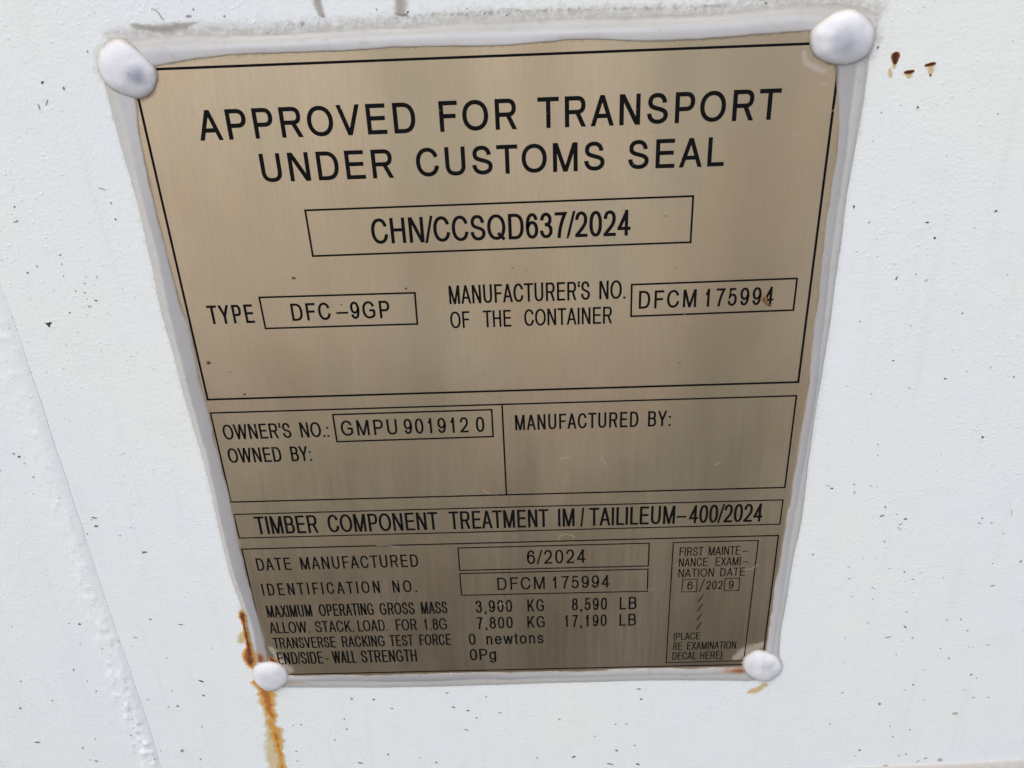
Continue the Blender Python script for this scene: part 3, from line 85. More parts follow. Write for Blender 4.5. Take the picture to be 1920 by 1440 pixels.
class NT:
    def __init__(self, name):
        self.m = bpy.data.materials.new(name); self.m.use_nodes = True
        self.t = self.m.node_tree; self.t.nodes.clear()
        self.out = self.n('ShaderNodeOutputMaterial')
    def n(self, typ, **kw):
        nd = self.t.nodes.new(typ)
        for k, v in kw.items(): setattr(nd, k, v)
        return nd
    def l(self, a, b): self.t.links.new(a, b)
    def val(self, x, sock):
        if hasattr(x, 'is_linked') or hasattr(x, 'links'): self.l(x, sock)
        else: sock.default_value = x
    def math(self, op, a, b=0.0, clamp=False):
        nd = self.n('ShaderNodeMath', operation=op, use_clamp=clamp)
        self.val(a, nd.inputs[0]); self.val(b, nd.inputs[1]); return nd.outputs[0]
    def attr(self, name): return self.n('ShaderNodeAttribute', attribute_name=name).outputs['Fac']
    def pos(self, sx=1, sy=1, sz=1):
        g = self.n('ShaderNodeNewGeometry'); m = self.n('ShaderNodeMapping')
        m.inputs['Scale'].default_value = (sx, sy, sz)
        self.l(g.outputs['Position'], m.inputs['Vector']); return m.outputs[0]
    def noise(self, vec, scale, detail=2, rough=.5, dist=0.0):
        nd = self.n('ShaderNodeTexNoise'); self.l(vec, nd.inputs['Vector'])
        nd.inputs['Scale'].default_value = scale; nd.inputs['Detail'].default_value = detail
        nd.inputs['Roughness'].default_value = rough; nd.inputs['Distortion'].default_value = dist
        return nd.outputs['Fac']
    def voronoi(self, vec, scale, feature='F1'):
        nd = self.n('ShaderNodeTexVoronoi', feature=feature); self.l(vec, nd.inputs['Vector'])
        nd.inputs['Scale'].default_value = scale; return nd.outputs['Distance']
    def ramp(self, fac, stops):
        nd = self.n('ShaderNodeValToRGB'); e = nd.color_ramp.elements
        while len(e) < len(stops): e.new(.5)
        for i, (p, c) in enumerate(stops):
            e[i].position = p; e[i].color = (*c, 1) if len(c) == 3 else c
        self.val(fac, nd.inputs[0]); return nd
    def mix(self, fac, a, b):
        nd = self.n('ShaderNodeMix', data_type='RGBA')
        self.val(fac, nd.inputs[0])
        for x, s in ((a, nd.inputs[6]), (b, nd.inputs[7])):
            if isinstance(x, tuple): s.default_value = (*x, 1)
            else: self.l(x, s)
        return nd.outputs[2]
    def smooth(self, x, lo, hi):
        nd = self.n('ShaderNodeMapRange', interpolation_type='SMOOTHSTEP')
        self.val(x, nd.inputs[0]); nd.inputs[1].default_value = lo; nd.inputs[2].default_value = hi
        return nd.outputs[0]
    def bump(self, h, strength, dist, normal=None):
        nd = self.n('ShaderNodeBump'); nd.inputs['Strength'].default_value = strength
        nd.inputs['Distance'].default_value = dist; self.l(h, nd.inputs['Height'])
        if normal is not None: self.l(normal, nd.inputs['Normal'])
        return nd.outputs[0]
    def bsdf(self, color, rough=.5, metal=0.0, normal=None, spec=.5, **kw):
        b = self.n('ShaderNodeBsdfPrincipled')
        if isinstance(color, tuple): b.inputs['Base Color'].default_value = (*color, 1)
        else: self.l(color, b.inputs['Base Color'])
        self.val(rough, b.inputs['Roughness']); self.val(metal, b.inputs['Metallic'])
        b.inputs['Specular IOR Level'].default_value = spec
        if normal is not None: self.l(normal, b.inputs['Normal'])
        for k, v in kw.items(): self.val(v, b.inputs[k.replace('_', ' ')])
        return b
    def finish(self, b, alpha=None):
        if alpha is None: self.l(b.outputs[0], self.out.inputs[0])
        else:
            t = self.n('ShaderNodeBsdfTransparent'); x = self.n('ShaderNodeMixShader')
            self.val(alpha, x.inputs[0]); self.l(t.outputs[0], x.inputs[1]); self.l(b.outputs[0], x.inputs[2])
            self.l(x.outputs[0], self.out.inputs[0])
        return self.m

# ------------------------------------------------------------------ materials
def mat_paint():
    t = NT('white_container_paint'); p = t.pos()
    big = t.noise(p, 9, 3, .6); mid = t.noise(p, 55, 4, .6)
    c = t.mix(t.smooth(big, .35, .65), (.755, .785, .785), (.775, .795, .755))
    c = t.mix(t.math('MULTIPLY', t.smooth(mid, .5, .8), .35), c, (.70, .71, .71))
    # rain streaks: faint vertical wash marks
    st = t.noise(t.pos(1, 1, .06), 160, 3, .6)
    c = t.mix(t.math('MULTIPLY', t.smooth(st, .52, .78), .22), c, (.62, .63, .62))
    # very fine dirt caught in the texture
    fine = t.noise(t.pos(.55, 1, 1.2), 900, 2, .6)
    patch = t.noise(p, 38, 3, .6)
    c = t.mix(t.math('MULTIPLY', t.math('MULTIPLY', t.smooth(fine, .64, .76), t.smooth(patch, .36, .68)), .42), c, (.34, .34, .33))
    g = t.attr('grime')
    gn = t.math('ADD', g, t.math('MULTIPLY', t.math('SUBTRACT', t.noise(p, 480, 4, .7), .5), 1.1))
    gf = t.math('MULTIPLY', t.smooth(gn, .22, 1.0), t.smooth(g, 0.0, .3))
    c = t.mix(t.math('MULTIPLY', gf, .75), c, (.36, .32, .26))
    peel = t.noise(p, 850, 2, .5)
    nib = t.smooth(t.voronoi(p, 640), .40, .04)
    nibsel = t.math('MULTIPLY', t.smooth(t.noise(p, 260, 2, .5), .46, .62), t.smooth(t.noise(p, 24, 2, .5), .35, .65))
    h = t.math('ADD', t.math('MULTIPLY', peel, .36), t.math('MULTIPLY', t.math('MULTIPLY', nib, nibsel), .42))
    h = t.math('ADD', h, t.math('MULTIPLY', t.noise(p, 150, 3, .55), .35))
    nm = t.bump(h, .6, .00045)
    r = t.math('ADD', .40, t.math('MULTIPLY', big, .12))
    return t.finish(t.bsdf(c, r, 0, nm, .42))

def mat_plate():
    t = NT('brushed_gold_tinted_steel'); p = t.pos()
    br = t.noise(t.pos(1, 1, .035), 2600, 3, .7)
    br2 = t.noise(t.pos(1, 1, .05), 700, 2, .6)
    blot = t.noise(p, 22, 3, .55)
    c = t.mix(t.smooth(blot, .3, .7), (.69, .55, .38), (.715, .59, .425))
    # soft upright bands of colour standing in for the metal's reflections
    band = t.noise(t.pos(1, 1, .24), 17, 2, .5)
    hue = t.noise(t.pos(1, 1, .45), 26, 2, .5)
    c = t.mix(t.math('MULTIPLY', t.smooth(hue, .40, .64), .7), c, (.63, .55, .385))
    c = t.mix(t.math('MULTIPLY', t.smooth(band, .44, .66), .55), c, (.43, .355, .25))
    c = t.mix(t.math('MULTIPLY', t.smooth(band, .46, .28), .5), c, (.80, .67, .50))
    c = t.mix(t.math('MULTIPLY', t.smooth(br, .4, .75), .24), c, (.44, .365, .27))
    g = t.attr('grime')
    gn = t.math('ADD', g, t.math('MULTIPLY', t.math('SUBTRACT', t.noise(p, 700, 4, .7), .5), .9))
    gf = t.math('MULTIPLY', t.smooth(gn, .35, 1.05), .85)
    c = t.mix(gf, c, (.20, .13, .07))
    # fine dust freckles
    du = t.smooth(t.noise(p, 1500, 2, .6), .70, .80)
    c = t.mix(t.math('MULTIPLY', du, .35), c, (.75, .70, .60))
    r = t.math('ADD', .24, t.math('ADD', t.math('MULTIPLY', t.math('ADD', br2, hue), .10), t.math('MULTIPLY', gf, .3)))
    metal = t.math('SUBTRACT', 1.0, t.math('MULTIPLY', gf, .8))
    wav = t.noise(t.pos(1, 1, .45), 16, 2, .5)
    h1 = t.bump(wav, 1.0, .0030)
    nm = t.bump(br, .10, .00003, h1)
    tg = t.n('ShaderNodeTangent', direction_type='RADIAL', axis='Z')
    b = t.bsdf(c, r, metal, nm, .5)
    b.inputs['Anisotropic'].default_value = .45
    cx = t.n('ShaderNodeCombineXYZ'); cx.inputs[2].default_value = 1.0
    t.l(cx.outputs[0], b.inputs['Tangent'])
    return t.finish(b)

def mat_ink():
    t = NT('black_etched_fill'); p = t.pos()
    c = t.mix(t.smooth(t.noise(p, 900, 3, .6), .45, .8), (.004, .004, .0045), (.012, .011, .010))
    # tiny flaked spots where the metal shows
    f = t.smooth(t.noise(p, 520, 3, .65), .735, .76)
    c = t.mix(t.math('MULTIPLY', f, .8), c, (.42, .34, .24))
    return t.finish(t.bsdf(c, .6, 0, None, .08))

def mat_sealant():
    t = NT('translucent_silicone'); p = t.pos()
    z = t.attr('zone'); n = t.noise(p, 90, 3, .6)
    zz = t.math('ADD', z, t.math('MULTIPLY', t.math('SUBTRACT', n, .5), .22))
    c = t.ramp(zz, [(0.0, (.42, .39, .34)), (.05, (.51, .49, .44)), (.20, (.555, .545, .50)), (.42, (.60, .59, .555)), (.52, (.61, .60, .59)), (.62, (.62, .615, .62)), (.90, (.645, .63, .605)), (.965, (.50, .455, .38)), (1.0, (.34, .26, .18))]).outputs[0]
    inner = t.math('MULTIPLY', t.smooth(zz, .40, .56), t.smooth(zz, .99, .90))
    c = t.mix(t.math('MULTIPLY', inner, t.attr('cloud')), c, (.36, .35, .345))
    c = t.mix(t.math('MULTIPLY', t.smooth(t.noise(t.pos(1, 1, 1), 300, 4, .65), .52, .75), .30), c, (.36, .33, .28))
    ru = t.attr('rust')
    rn = t.math('ADD', ru, t.math('MULTIPLY', t.math('SUBTRACT', t.noise(p, 260, 3, .6), .5), .5))
    rf = t.math('MULTIPLY', t.smooth(rn, .10, 1.0), t.smooth(ru, 0.0, .15))
    rc = t.ramp(rn, [(.1, (.62, .42, .20)), (.5, (.50, .22, .06)), (1.0, (.20, .055, .02))]).outputs[0]
    c = t.mix(rf, c, rc)
    nm = t.bump(t.noise(p, 260, 3, .6), .35, .0003)
    b = t.bsdf(c, .36, 0, nm, .45, Subsurface_Weight=.25, Subsurface_Scale=.0012)
    b.inputs['Subsurface Radius'].default_value = (1, .9, .8)
    # thin feathered lips let the wall and the metal show through
    al = t.math('MULTIPLY', t.smooth(zz, -.02, .26), t.smooth(zz, 1.05, .88))
    return t.finish(b, t.math('ADD', .22, t.math('MULTIPLY', al, .66)))

def mat_cap():
    t = NT('silicone_cap'); p = t.pos()
    sp = t.attr('spot'); ed = t.attr('edge')
    n = t.noise(p, 160, 3, .6)
    c = t.mix(t.smooth(n, .35, .7), (.715, .71, .72), (.64, .64, .655))
    s2 = t.math('ADD', sp, t.math('MULTIPLY', t.math('SUBTRACT', n, .5), .35))
    c = t.mix(t.math('MULTIPLY', t.smooth(s2, .15, 1.0), .80), c, (.30, .33, .40))
    e2 = t.math('ADD', ed, t.math('MULTIPLY', t.math('SUBTRACT', n, .5), .5))
    c = t.mix(t.math('MULTIPLY', t.smooth(e2, .45, 1.05), .8), c, (.52, .46, .36))
    c = t.mix(t.math('MULTIPLY', t.smooth(t.noise(p, 700, 2, .6), .68, .78), .5), c, (.35, .34, .33))
    nm = t.bump(t.math('ADD', t.noise(p, 420, 3, .6), t.math('MULTIPLY', t.noise(p, 110, 2, .5), 2.0)), .4, .0004)
    b = t.bsdf(c, .5, 0, nm, .3, Subsurface_Weight=.55, Subsurface_Scale=.004)
    b.inputs['Subsurface Radius'].default_value = (1, .95, .95)
    return t.finish(b, t.math('SUBTRACT', 1.0, t.math('MULTIPLY', t.smooth(e2, .7, 1.15), .6)))

def mat_decal(name, stops, lo, hi, nscale=420, namp=.8, amax=1.0, rough=.75):
    """a stain: strength from the 'd' attribute broken up by noise"""
    t = NT(name); p = t.pos()
    d = t.attr('d')
    x = t.math('ADD', d, t.math('MULTIPLY', t.math('SUBTRACT', t.noise(p, nscale, 4, .62, .4), .5), namp))
    a = t.math('MULTIPLY', t.math('MULTIPLY', t.smooth(x, lo, hi), t.smooth(d, .0, .12)), amax)
    c = t.ramp(x, stops).outputs[0]
    return t.finish(t.bsdf(c, rough, 0, None, .25), a)

def mat_plain(name, a, b, scale, rough=.8, spec=.3):
    t = NT(name); p = t.pos()
    return t.finish(t.bsdf(t.mix(t.smooth(t.noise(p, scale, 3, .6), .35, .7), a, b), rough, 0, None, spec))

def mat_speck():
    t = NT('dirt_speck'); p = t.pos()
    c = t.ramp(t.attr('tone'), [(0, (.012, .011, .010)), (.35, (.11, .10, .092)), (.6, (.36, .345, .33)), (.72, (.46, .43, .38)), (.9, (.50, .43, .31))]).outputs[0]
    c = t.mix(t.smooth(t.noise(p, 1800, 2, .6), .5, .7), c, (.20, .17, .14))
    return t.finish(t.bsdf(c, .85, 0, None, .2))

def mat_ground(name, stops, grit):
    t = NT(name); p = t.pos()
    c = t.ramp(t.noise(p, .7, 5, .6), stops).outputs[0]
    c = t.mix(t.math('MULTIPLY', t.smooth(t.noise(p, 60, 3, .7), .5, .7), .4), c, grit)
    return t.finish(t.bsdf(c, .9, 0, t.bump(t.noise(p, 40, 4, .7), .4, .01), .2))

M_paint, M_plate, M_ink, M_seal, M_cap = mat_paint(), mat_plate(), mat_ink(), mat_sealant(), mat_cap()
M_speck = mat_speck()
M_ground = mat_ground('pale_gravel_yard', [(.3, (.40, .36, .31)), (.5, (.48, .44, .38)), (.7, (.54, .50, .44))], (.30, .27, .23))
M_added_strip = mat_ground('added_strip_dark', [(.3, (.030, .030, .027)), (.5, (.040, .040, .036)), (.7, (.058, .057, .051))], (.09, .088, .078))
M_streak = mat_decal('rust_streak', [(.10, (.77, .66, .40)), (.34, (.73, .52, .22)), (.72, (.68, .40, .11)), (.93, (.60, .29, .055)), (1.0, (.42, .16, .035))], .10, 1.0, 150, 1.2, .95)
M_halo = mat_decal('pale_rust_halo', [(.2, (.73, .68, .50)), (.9, (.68, .55, .30))], .1, .9, 200, .9, .75)
M_edge = mat_decal('rust_edge', [(.15, (.76, .56, .20)), (.45, (.66, .35, .05)), (.70, (.40, .13, .025)), (.95, (.12, .035, .02))], .05, .7, 320, .95, .95)
M_spot = mat_decal('rust_spot_core', [(.1, (.66, .42, .16)), (.3, (.42, .15, .03)), (.6, (.17, .04, .012)), (.95, (.05, .014, .008))], .05, .60, 600, .8)
M_tint = mat_decal('rust_wash', [(.1, (.76, .68, .46)), (.8, (.66, .46, .16))], .05, 1.2, 300, .8, .7)
M_smear = mat_decal('grey_brown_smear', [(.1, (.60, .58, .53)), (.5, (.50, .47, .41)), (1.0, (.38, .34, .28))], .05, 1.1, 230, 1.0, .65)
M_dust = mat_decal('dust_in_paint', [(.1, (.50, .46, .39)), (.9, (.30, .26, .21))], .80, 1.35, 800, 1.6, .42)
M_film = mat_decal('sealant_film', [(.1, (.60, .55, .46)), (.9, (.70, .65, .56))], .05, .9, 200, .5, .34, .35)
M_scr = mat_plain('bare_scratch', (.70, .62, .48), (.55, .46, .35), 900, .5, .5)
M_hair = mat_plain('plate_dirt', (.05, .035, .022), (.13, .09, .06), 1500)
M_fleck = mat_plain('brown_fleck', (.10, .04, .015), (.34, .19, .09), 1100)

# ------------------------------------------------------------------ geometry utilities in plate millimetres
def resample(pts, step):
    p = np.array(pts, float)
    # Catmull-Rom through the measured points, then even spacing
    P = np.vstack([2*p[0]-p[1], p, 2*p[-1]-p[-2]]); o = []
    for i in range(1, len(P)-2):
        a, b, c, d = P[i-1], P[i], P[i+1], P[i+2]
        for k in range(16):
            s = k/16
            o.append(.5*((2*b)+(c-a)*s+(2*a-5*b+4*c-d)*s*s+(3*b-a-3*c+d)*s**3))
    o.append(p[-1]); o = np.array(o)
    L = np.r_[0, np.cumsum(np.hypot(*np.diff(o[:, :2], axis=0).T))]
    n = max(2, int(L[-1]/step)+1); s = np.linspace(0, L[-1], n)
    return np.stack([np.interp(s, L, o[:, k]) for k in range(o.shape[1])], 1)

def dist_poly(U, V, line):
    """distance from grid points to a polyline"""
    best = np.full(U.shape, 1e9)
    q = np.array(line, float)
    for a, b in zip(q[:-1], q[1:]):
        d = b-a; L = d@d+1e-9
        s = np.clip(((U-a[0])*d[0]+(V-a[1])*d[1])/L, 0, 1)
        best = np.minimum(best, np.hypot(U-a[0]-s*d[0], V-a[1]-s*d[1]))
    return best

def lownoise(n, step, amp, seed):
    r = np.random.RandomState(seed); k = max(2, int(n/step)+2)
    x = np.linspace(0, k-1, n); y = r.randn(k)
    i = np.clip(x.astype(int), 0, k-2); f = x-i; f = f*f*(3-2*f)
    return amp*(y[i]*(1-f)+y[i+1]*f)

def noise2(shape, cell, seed):
    r = np.random.RandomState(seed)
    h, w = shape; gh, gw = int(h/cell[0])+3, int(w/cell[1])+3
    g = r.rand(gh, gw)
    y = np.linspace(0, gh-2.001, h); x = np.linspace(0, gw-2.001, w)
    yi, xi = y.astype(int), x.astype(int); fy, fx = y-yi, x-xi
    fy = (fy*fy*(3-2*fy))[:, None]; fx = (fx*fx*(3-2*fx))[None]
    a = g[yi][:, xi]; b = g[yi][:, xi+1]; c = g[yi+1][:, xi]; d = g[yi+1][:, xi+1]
    return (a*(1-fx)+b*fx)*(1-fy)+(c*(1-fx)+d*fx)*fy

D = DATA['D']

# ------------------------------------------------------------------ ground (unseen, put in to be mirrored in the plate) and the container
gv = [(-60, 60, 0), (-60, -60, 0), (60, -60, 0), (60, 60, 0)]
g_o = mesh_obj('ground', gv, [(0, 1, 2, 3)], M_ground); g_o['kind'] = 'structure'
# unseen strip added to darken the plate's lower reflection, outer edge slightly ragged
av = []
for i in range(161):
    x = -20+i*.25
    av += [(x, 2.4, .006), (x, -2.05-.12*math.sin(x*1.3)-.08*rnd.random(), .006)]
a_o = mesh_obj('added_dark_strip', av, [(2*i, 2*i+1, 2*i+3, 2*i+2) for i in range(160)], M_added_strip); a_o['kind'] = 'structure'

box = empty('shipping_container', (0, 0, 0), 'white painted steel container side behind the metal plate, specked with dirt and rust', 'container')

# wall panel: a fine sheet around the plate inside a large coarse one
u0, u1, v0, v1, st = -150., 345., -110., 280., 1.0
us, vs = np.arange(u0, u1+.5, st), np.arange(v0, v1+.5, st)
U, V = np.meshgrid(us, vs)
warp = (noise2(U.shape, (90, 90), 5)-.5)*.5
grime = np.zeros(U.shape)
for k, a, w in (('bead_top_out', .75, 4.5), ('bead_left_out', .42, 1.6), ('bead_right_out', .40, 1.8), ('bead_bot_out', .34, 1.5)):
    grime = np.maximum(grime, a*np.exp(-(dist_poly(U, V, D[k])/w)**2))
for k, a, w in (('cap_tl', .5, 1.8), ('cap_tr', .62, 2.6), ('cap_br', .4, 1.4)):
    grime = np.maximum(grime, a*np.exp(-(dist_poly(U, V, D[k]+D[k][:1])/w)**2))
grime = np.maximum(grime, .42*np.exp(-((V-262)/9.)**2)*np.clip((U-40)/60, 0, 1)*np.clip((215-U)/30, 0, 1))
n_out = warp
wv_ = [W(a, b, c) for a, b, c in zip(U.ravel(), V.ravel(), n_out.ravel())]
wf = grid_faces(len(vs), len(us))
gr = list(grime.ravel())
# border ring out to the full height of the container side
nr, nc = len(vs), len(us)
ring = [j for j in range(nc)]+[i*nc+nc-1 for i in range(1, nr)]+[(nr-1)*nc+j for j in range(nc-2, -1, -1)]+[i*nc for i in range(nr-2, 0, -1)]
big = (-1.2, 1.25, .15, 2.44)
base = len(wv_)
def outer(p):
    # push the ring vertex straight out to the big rectangle
    x, y, z = p
    e = 1e-6
    xo = big[0] if abs(x-W(u0, 0)[0]) < e else big[1] if abs(x-W(us[-1], 0)[0]) < e else x
    zo = big[2] if abs(z-W(0, v0)[2]) < e else big[3] if abs(z-W(0, vs[-1])[2]) < e else z
    return (xo, 0., zo)
for r in ring: wv_.append(outer(wv_[r])); gr.append(0)
m = len(ring)
for i in range(m): wf.append((ring[i], base+i, base+(i+1) % m, ring[(i+1) % m]))
mesh_obj('wall_panel', wv_, wf, M_paint, box, True, {'grime': gr})

# overlapping sheet on the left with its lumpy seam
ns = 520; sv = np.linspace(-110, 280, ns)
acr = np.r_[0, .04, .12, .3, .6, np.linspace(1, 14, 40), np.linspace(15, 92, 40)]
lump = noise2((ns, len(acr)), (3.6, 7), 11); lump2 = noise2((ns, len(acr)), (16, 12), 12); lump3 = noise2((ns, len(acr)), (2.6, 4), 17)
edge_j = lownoise(ns, 9, .10, 4)+lownoise(ns, 40, .28, 9)
sverts = []
for i in range(ns):
    for j, a in enumerate(acr):
        rise = 1-math.exp(-((a+.02)/1.5)**1.5)
        lum = math.exp(-((a-5.2)/4.6)**2)
        low = np.clip((110-sv[i])/160, .25, 1.0)
        h = rise*(.36+.22*lum+low*lum*(1.5*max(0, lump[i, j]-.50)+.6*(lump2[i, j]-.5)+1.0*0.4*max(0, lump3[i, j]-.55)))
        h += .35*math.exp(-((a-30)/9)**2)*.5-.12*min(1, a/25)
        sverts.append(W(-57.9-a+edge_j[i]*math.exp(-a/2), sv[i], -.3 if j == 0 else h+.02))
mesh_obj('overlapping_sheet', sverts, grid_faces(ns, len(acr), True), M_paint, box, True, {'grime': np.zeros(len(sverts))},
         label='overlapping steel sheet with a lumpy painted seam along its edge')

# folded sill along the lower right edge of the side
sp_ = np.array(resample(EX['sill'], 2.)); sp_ = np.vstack([[sp_[0, 0]-1.5, sp_[0, 1]-1.2], sp_])
sil = []
prof = [(0.6, -.4), (.3, .35), (-.6, .9), (-2.0, 1.5), (-5, 2.2), (-12, 3.0), (-30, 3.2)]
for i, (a, b) in enumerate(sp_):
    for dv, n in prof: sil.append(W(a, b+dv+.12*math.sin(i*1.7), n))
mesh_obj('folded_sill', sil, grid_faces(len(sp_), len(prof), True), M_paint, box, True, {'grime': [1.0 if k % len(prof) < 3 else .9 for k in range(len(sil))]})  # grime channel also darkens this fold in place of shade

# ---- dirt specks: surface pattern of the wall, one mesh
vv, ff, tone = [], [], []
def blob(cu, cv, e, f, tn, hz, n0=.0):
    k = 9 if abs(e[0])+abs(e[1]) > .5 else 7
    b = len(vv); ph = rnd.random()*6
    hh = n_at(cu, cv)
    vv.append(W(cu, cv, hh+hz)); tone.append(tn+.06)
    for q in range(k):
        t_ = 2*math.pi*q/k; r = rnd.uniform(.6, 1.15)
        c, s_ = math.cos(t_)*r, math.sin(t_)*r
        bend = .35*(c*c-.5)*(1 if ph > 3 else -1)
        vv.append(W(cu+e[0]*c+f[0]*(s_+bend), cv+e[1]*c+f[1]*(s_+bend), hh+hz*.55)); tone.append(tn+.06)
    for q in range(k): ff.append((b, b+1+q, b+1+(q+1) % k))
def n_at(u, v):
    if u < -57.5:
        a = -57.9-u; i = int(np.clip((v+110)/390*(ns-1), 0, ns-1)); j = int(np.argmin(np.abs(acr-a)))
        return -sverts[i*len(acr)+j][1]*1000+.06
    i = int(np.clip(round(v-v0), 0, nr-1)); j = int(np.clip(round(u-u0), 0, nc-1))
    return float(n_out[i, j])+.07
def on_plate(u, v, m_=9):
    return -m_-2 < u < PW+m_+1 and -m_-3 < v < PH+m_+2
SPECKS.sort(key=lambda s: -math.hypot(s[2], s[3])*math.hypot(s[4], s[5])*(1.1-s[6]))
for cu, cv, ex, ey, fx, fy, tn in SPECKS[:100]:
    vv, ff, tone = [], [], []
    blob(cu, cv, (ex, ey), (fx, fy), tn, .10); mesh_obj('dirt_speck', vv, ff, M_speck, box, False, {'tone': tone})
vv, ff, tone = [], [], []
for cu, cv, ex, ey, fx, fy, tn in SPECKS[100:]: blob(cu, cv, (ex, ey), (fx, fy), tn, .10)
for k in range(2600):
    cu, cv = rnd.uniform(-130, 320), rnd.uniform(-70, 262)
    if on_plate(cu, cv): continue
    if rnd.random() > (.45 if cv > 150 else .8): continue
    L = rnd.uniform(.08, .26)*(1+.6*(rnd.random() < .12)); an = rnd.gauss(-.1, .5); w_ = rnd.uniform(.05, .10)
    blob(cu, cv, (L*math.cos(an), L*math.sin(an)), (-w_*math.sin(an), w_*math.cos(an)), rnd.uniform(.30, .60), .05)
mesh_obj('dirt_specks', vv, ff, M_speck, box, False, {'tone': tone})['kind'] = 'stuff'
# the one big dark chip
vv, ff, tone = [], [], []
chip = [(-.02, .0), (1.5, -.1), (2.2, .35), (2.9, .15), (2.8, -.45), (2.1, -.65), (1.75, -1.6), (1.35, -2.3), (.75, -1.35)]
cu, cv = (-47.92, 161.09)
cb = [(cu+x*.78, cv+y*.78) for x, y in chip]; h0 = n_at(cu, cv)
vv = [W(a, b, h0+.05) for a, b in cb]+[W(cu+1.1, cv-.5, h0+.3)]
ff = [(i, (i+1) % len(cb), len(cb)) for i in range(len(cb))]
mesh_obj('paint_chip', vv, ff, M_speck, box, False, {'tone': [0.0]*len(vv)}, label='dark chip in the white paint left of the plate')

def ribbon(name, rows, z, mat, parent, step=.35, na=13, label=None, zf=None, ends=(True, True), jit=.12):
    r = resample(rows, step); n = len(r)
    tg = np.gradient(r[:, :2], axis=0); tg /= np.hypot(tg[:, 0], tg[:, 1])[:, None]+1e-9
    nr_ = np.stack([-tg[:, 1], tg[:, 0]], 1)
    V_, A_ = [], []
    j1, j2 = lownoise(n, 1.6/step, jit, rnd.randrange(9999)), lownoise(n, 1.6/step, jit, rnd.randrange(9999))
    for i in range(n):
        fe = min(1, i/(n*.12+1e-6)) if ends[0] else 1
        fe = min(fe, (n-1-i)/(n*.12+1e-6)) if ends[1] else fe
        for j in range(na):
            t_ = j/(na-1)*2-1
            w_ = max(.05, r[i, 2])*(1+(j1[i] if t_ > 0 else j2[i]))
            u, v = r[i, 0]+nr_[i, 0]*t_*w_, r[i, 1]+nr_[i, 1]*t_*w_
            V_.append(W(u, v, (zf(u, v) if zf else 0)+z)); A_.append((1-abs(t_)**1.5)*fe)
    return mesh_obj(name, V_, grid_faces(n, na, True), mat, parent, True, {'d': A_}, label)

wz = lambda u, v: n_at(u, v)
ribbon('rust_halo', EX['halo'][0], .01, M_halo, box, zf=wz, ends=(True, False))
ribbon('rust_streak', [[a, b, c*1.3] for a, b, c in EX['streak'][0]], .04, M_streak, box, .25, 21, 'orange rust streak running down from the lower left sealant cap', zf=wz, ends=(False, False), jit=.16)
ribbon('rust_blot', EX['blob'][0], .03, M_tint, box, zf=wz)
ribbon('rust_feather', EX['feather'][0], .03, M_tint, box, zf=wz)
for k, t_ in enumerate(EX['tint']): ribbon('rust_wash', [[a, b, c*1.3] for a, b, c in t_], .02, M_tint, box, .15, 11, zf=wz, ends=(False, True))
for k in ('spot_big', 'spot_dash1', 'spot_dash2'): ribbon('rust_spot', EX[k][0], .06, M_spot, box, .12, 11, zf=wz)
bt = EX['spot_big'][0]
ribbon('rust_wash', [[bt[2][0], bt[2][1], bt[2][2]*.9], [bt[3][0], bt[3][1], bt[3][2]*1.1], [bt[4][0], bt[4][1]-.6, bt[4][2]*1.6], [bt[4][0], bt[4][1]-1.2, .2]], .02, M_tint, box, .12, 11, zf=wz)
ribbon('dirt_smear', EX['smear'][0], .05, M_smear, box, zf=wz)
ribbon('hair_mark', EX['hair'][0], .06, M_smear, box, .2, 7, zf=wz)
for t_ in EX['drip']: ribbon('drip_mark', t_, .03, M_smear, box, zf=wz, ends=(False, False))
ribbon('dust_band', EX['topdirt'][0], .02, M_dust, box, zf=wz)
keep_world(box)

# ------------------------------------------------------------------ the data plate
plate = empty('data_plate', W(100, PH/2, 0), 'brushed gold toned metal approval plate with black lettering, sealed to the white container', 'plate')
PZ = .85                        # front face of the sheet
pu, pv = np.arange(-2.7, 204.1, .5), np.arange(-2.6, 244.2, .5)
PU, PV = np.meshgrid(pu, pv)
pg = np.zeros(PU.shape)
for k, a, w in (('bead_top_in', .62, .8), ('bead_left_in', .58, .8), ('bead_right_in', .58, .8), ('bead_bot_in', .45, .6)):
    pg = np.maximum(pg, a*np.exp(-(dist_poly(PU, PV, D[k])/w)**2))
for k, a, w in (('cap_tl', .85, 1.1), ('cap_tr', .7, 1.0), ('cap_bl', .9, 1.4), ('cap_br', .7, 1.0)):
    pg = np.maximum(pg, a*np.exp(-(dist_poly(PU, PV, D[k]+D[k][:1])/w)**2))
pverts = [W(a, b, PZ) for a, b in zip(PU.ravel(), PV.ravel())]
pf = grid_faces(len(pv), len(pu)); pgl = list(pg.ravel())
nr2, nc2 = len(pv), len(pu)
ring = [j for j in range(nc2)]+[i*nc2+nc2-1 for i in range(1, nr2)]+[(nr2-1)*nc2+j for j in range(nc2-2, -1, -1)]+[i*nc2 for i in range(nr2-2, 0, -1)]
b0 = len(pverts)
for r in ring:
    x, y, z = pverts[r]; pverts.append((x, 0.0004, z)); pgl.append(0)
for i in range(len(ring)): pf.append((ring[i], b0+i, b0+(i+1) % len(ring), ring[(i+1) % len(ring)]))
mesh_obj('plate_sheet', pverts, pf, M_plate, plate, False, {'grime': pgl})

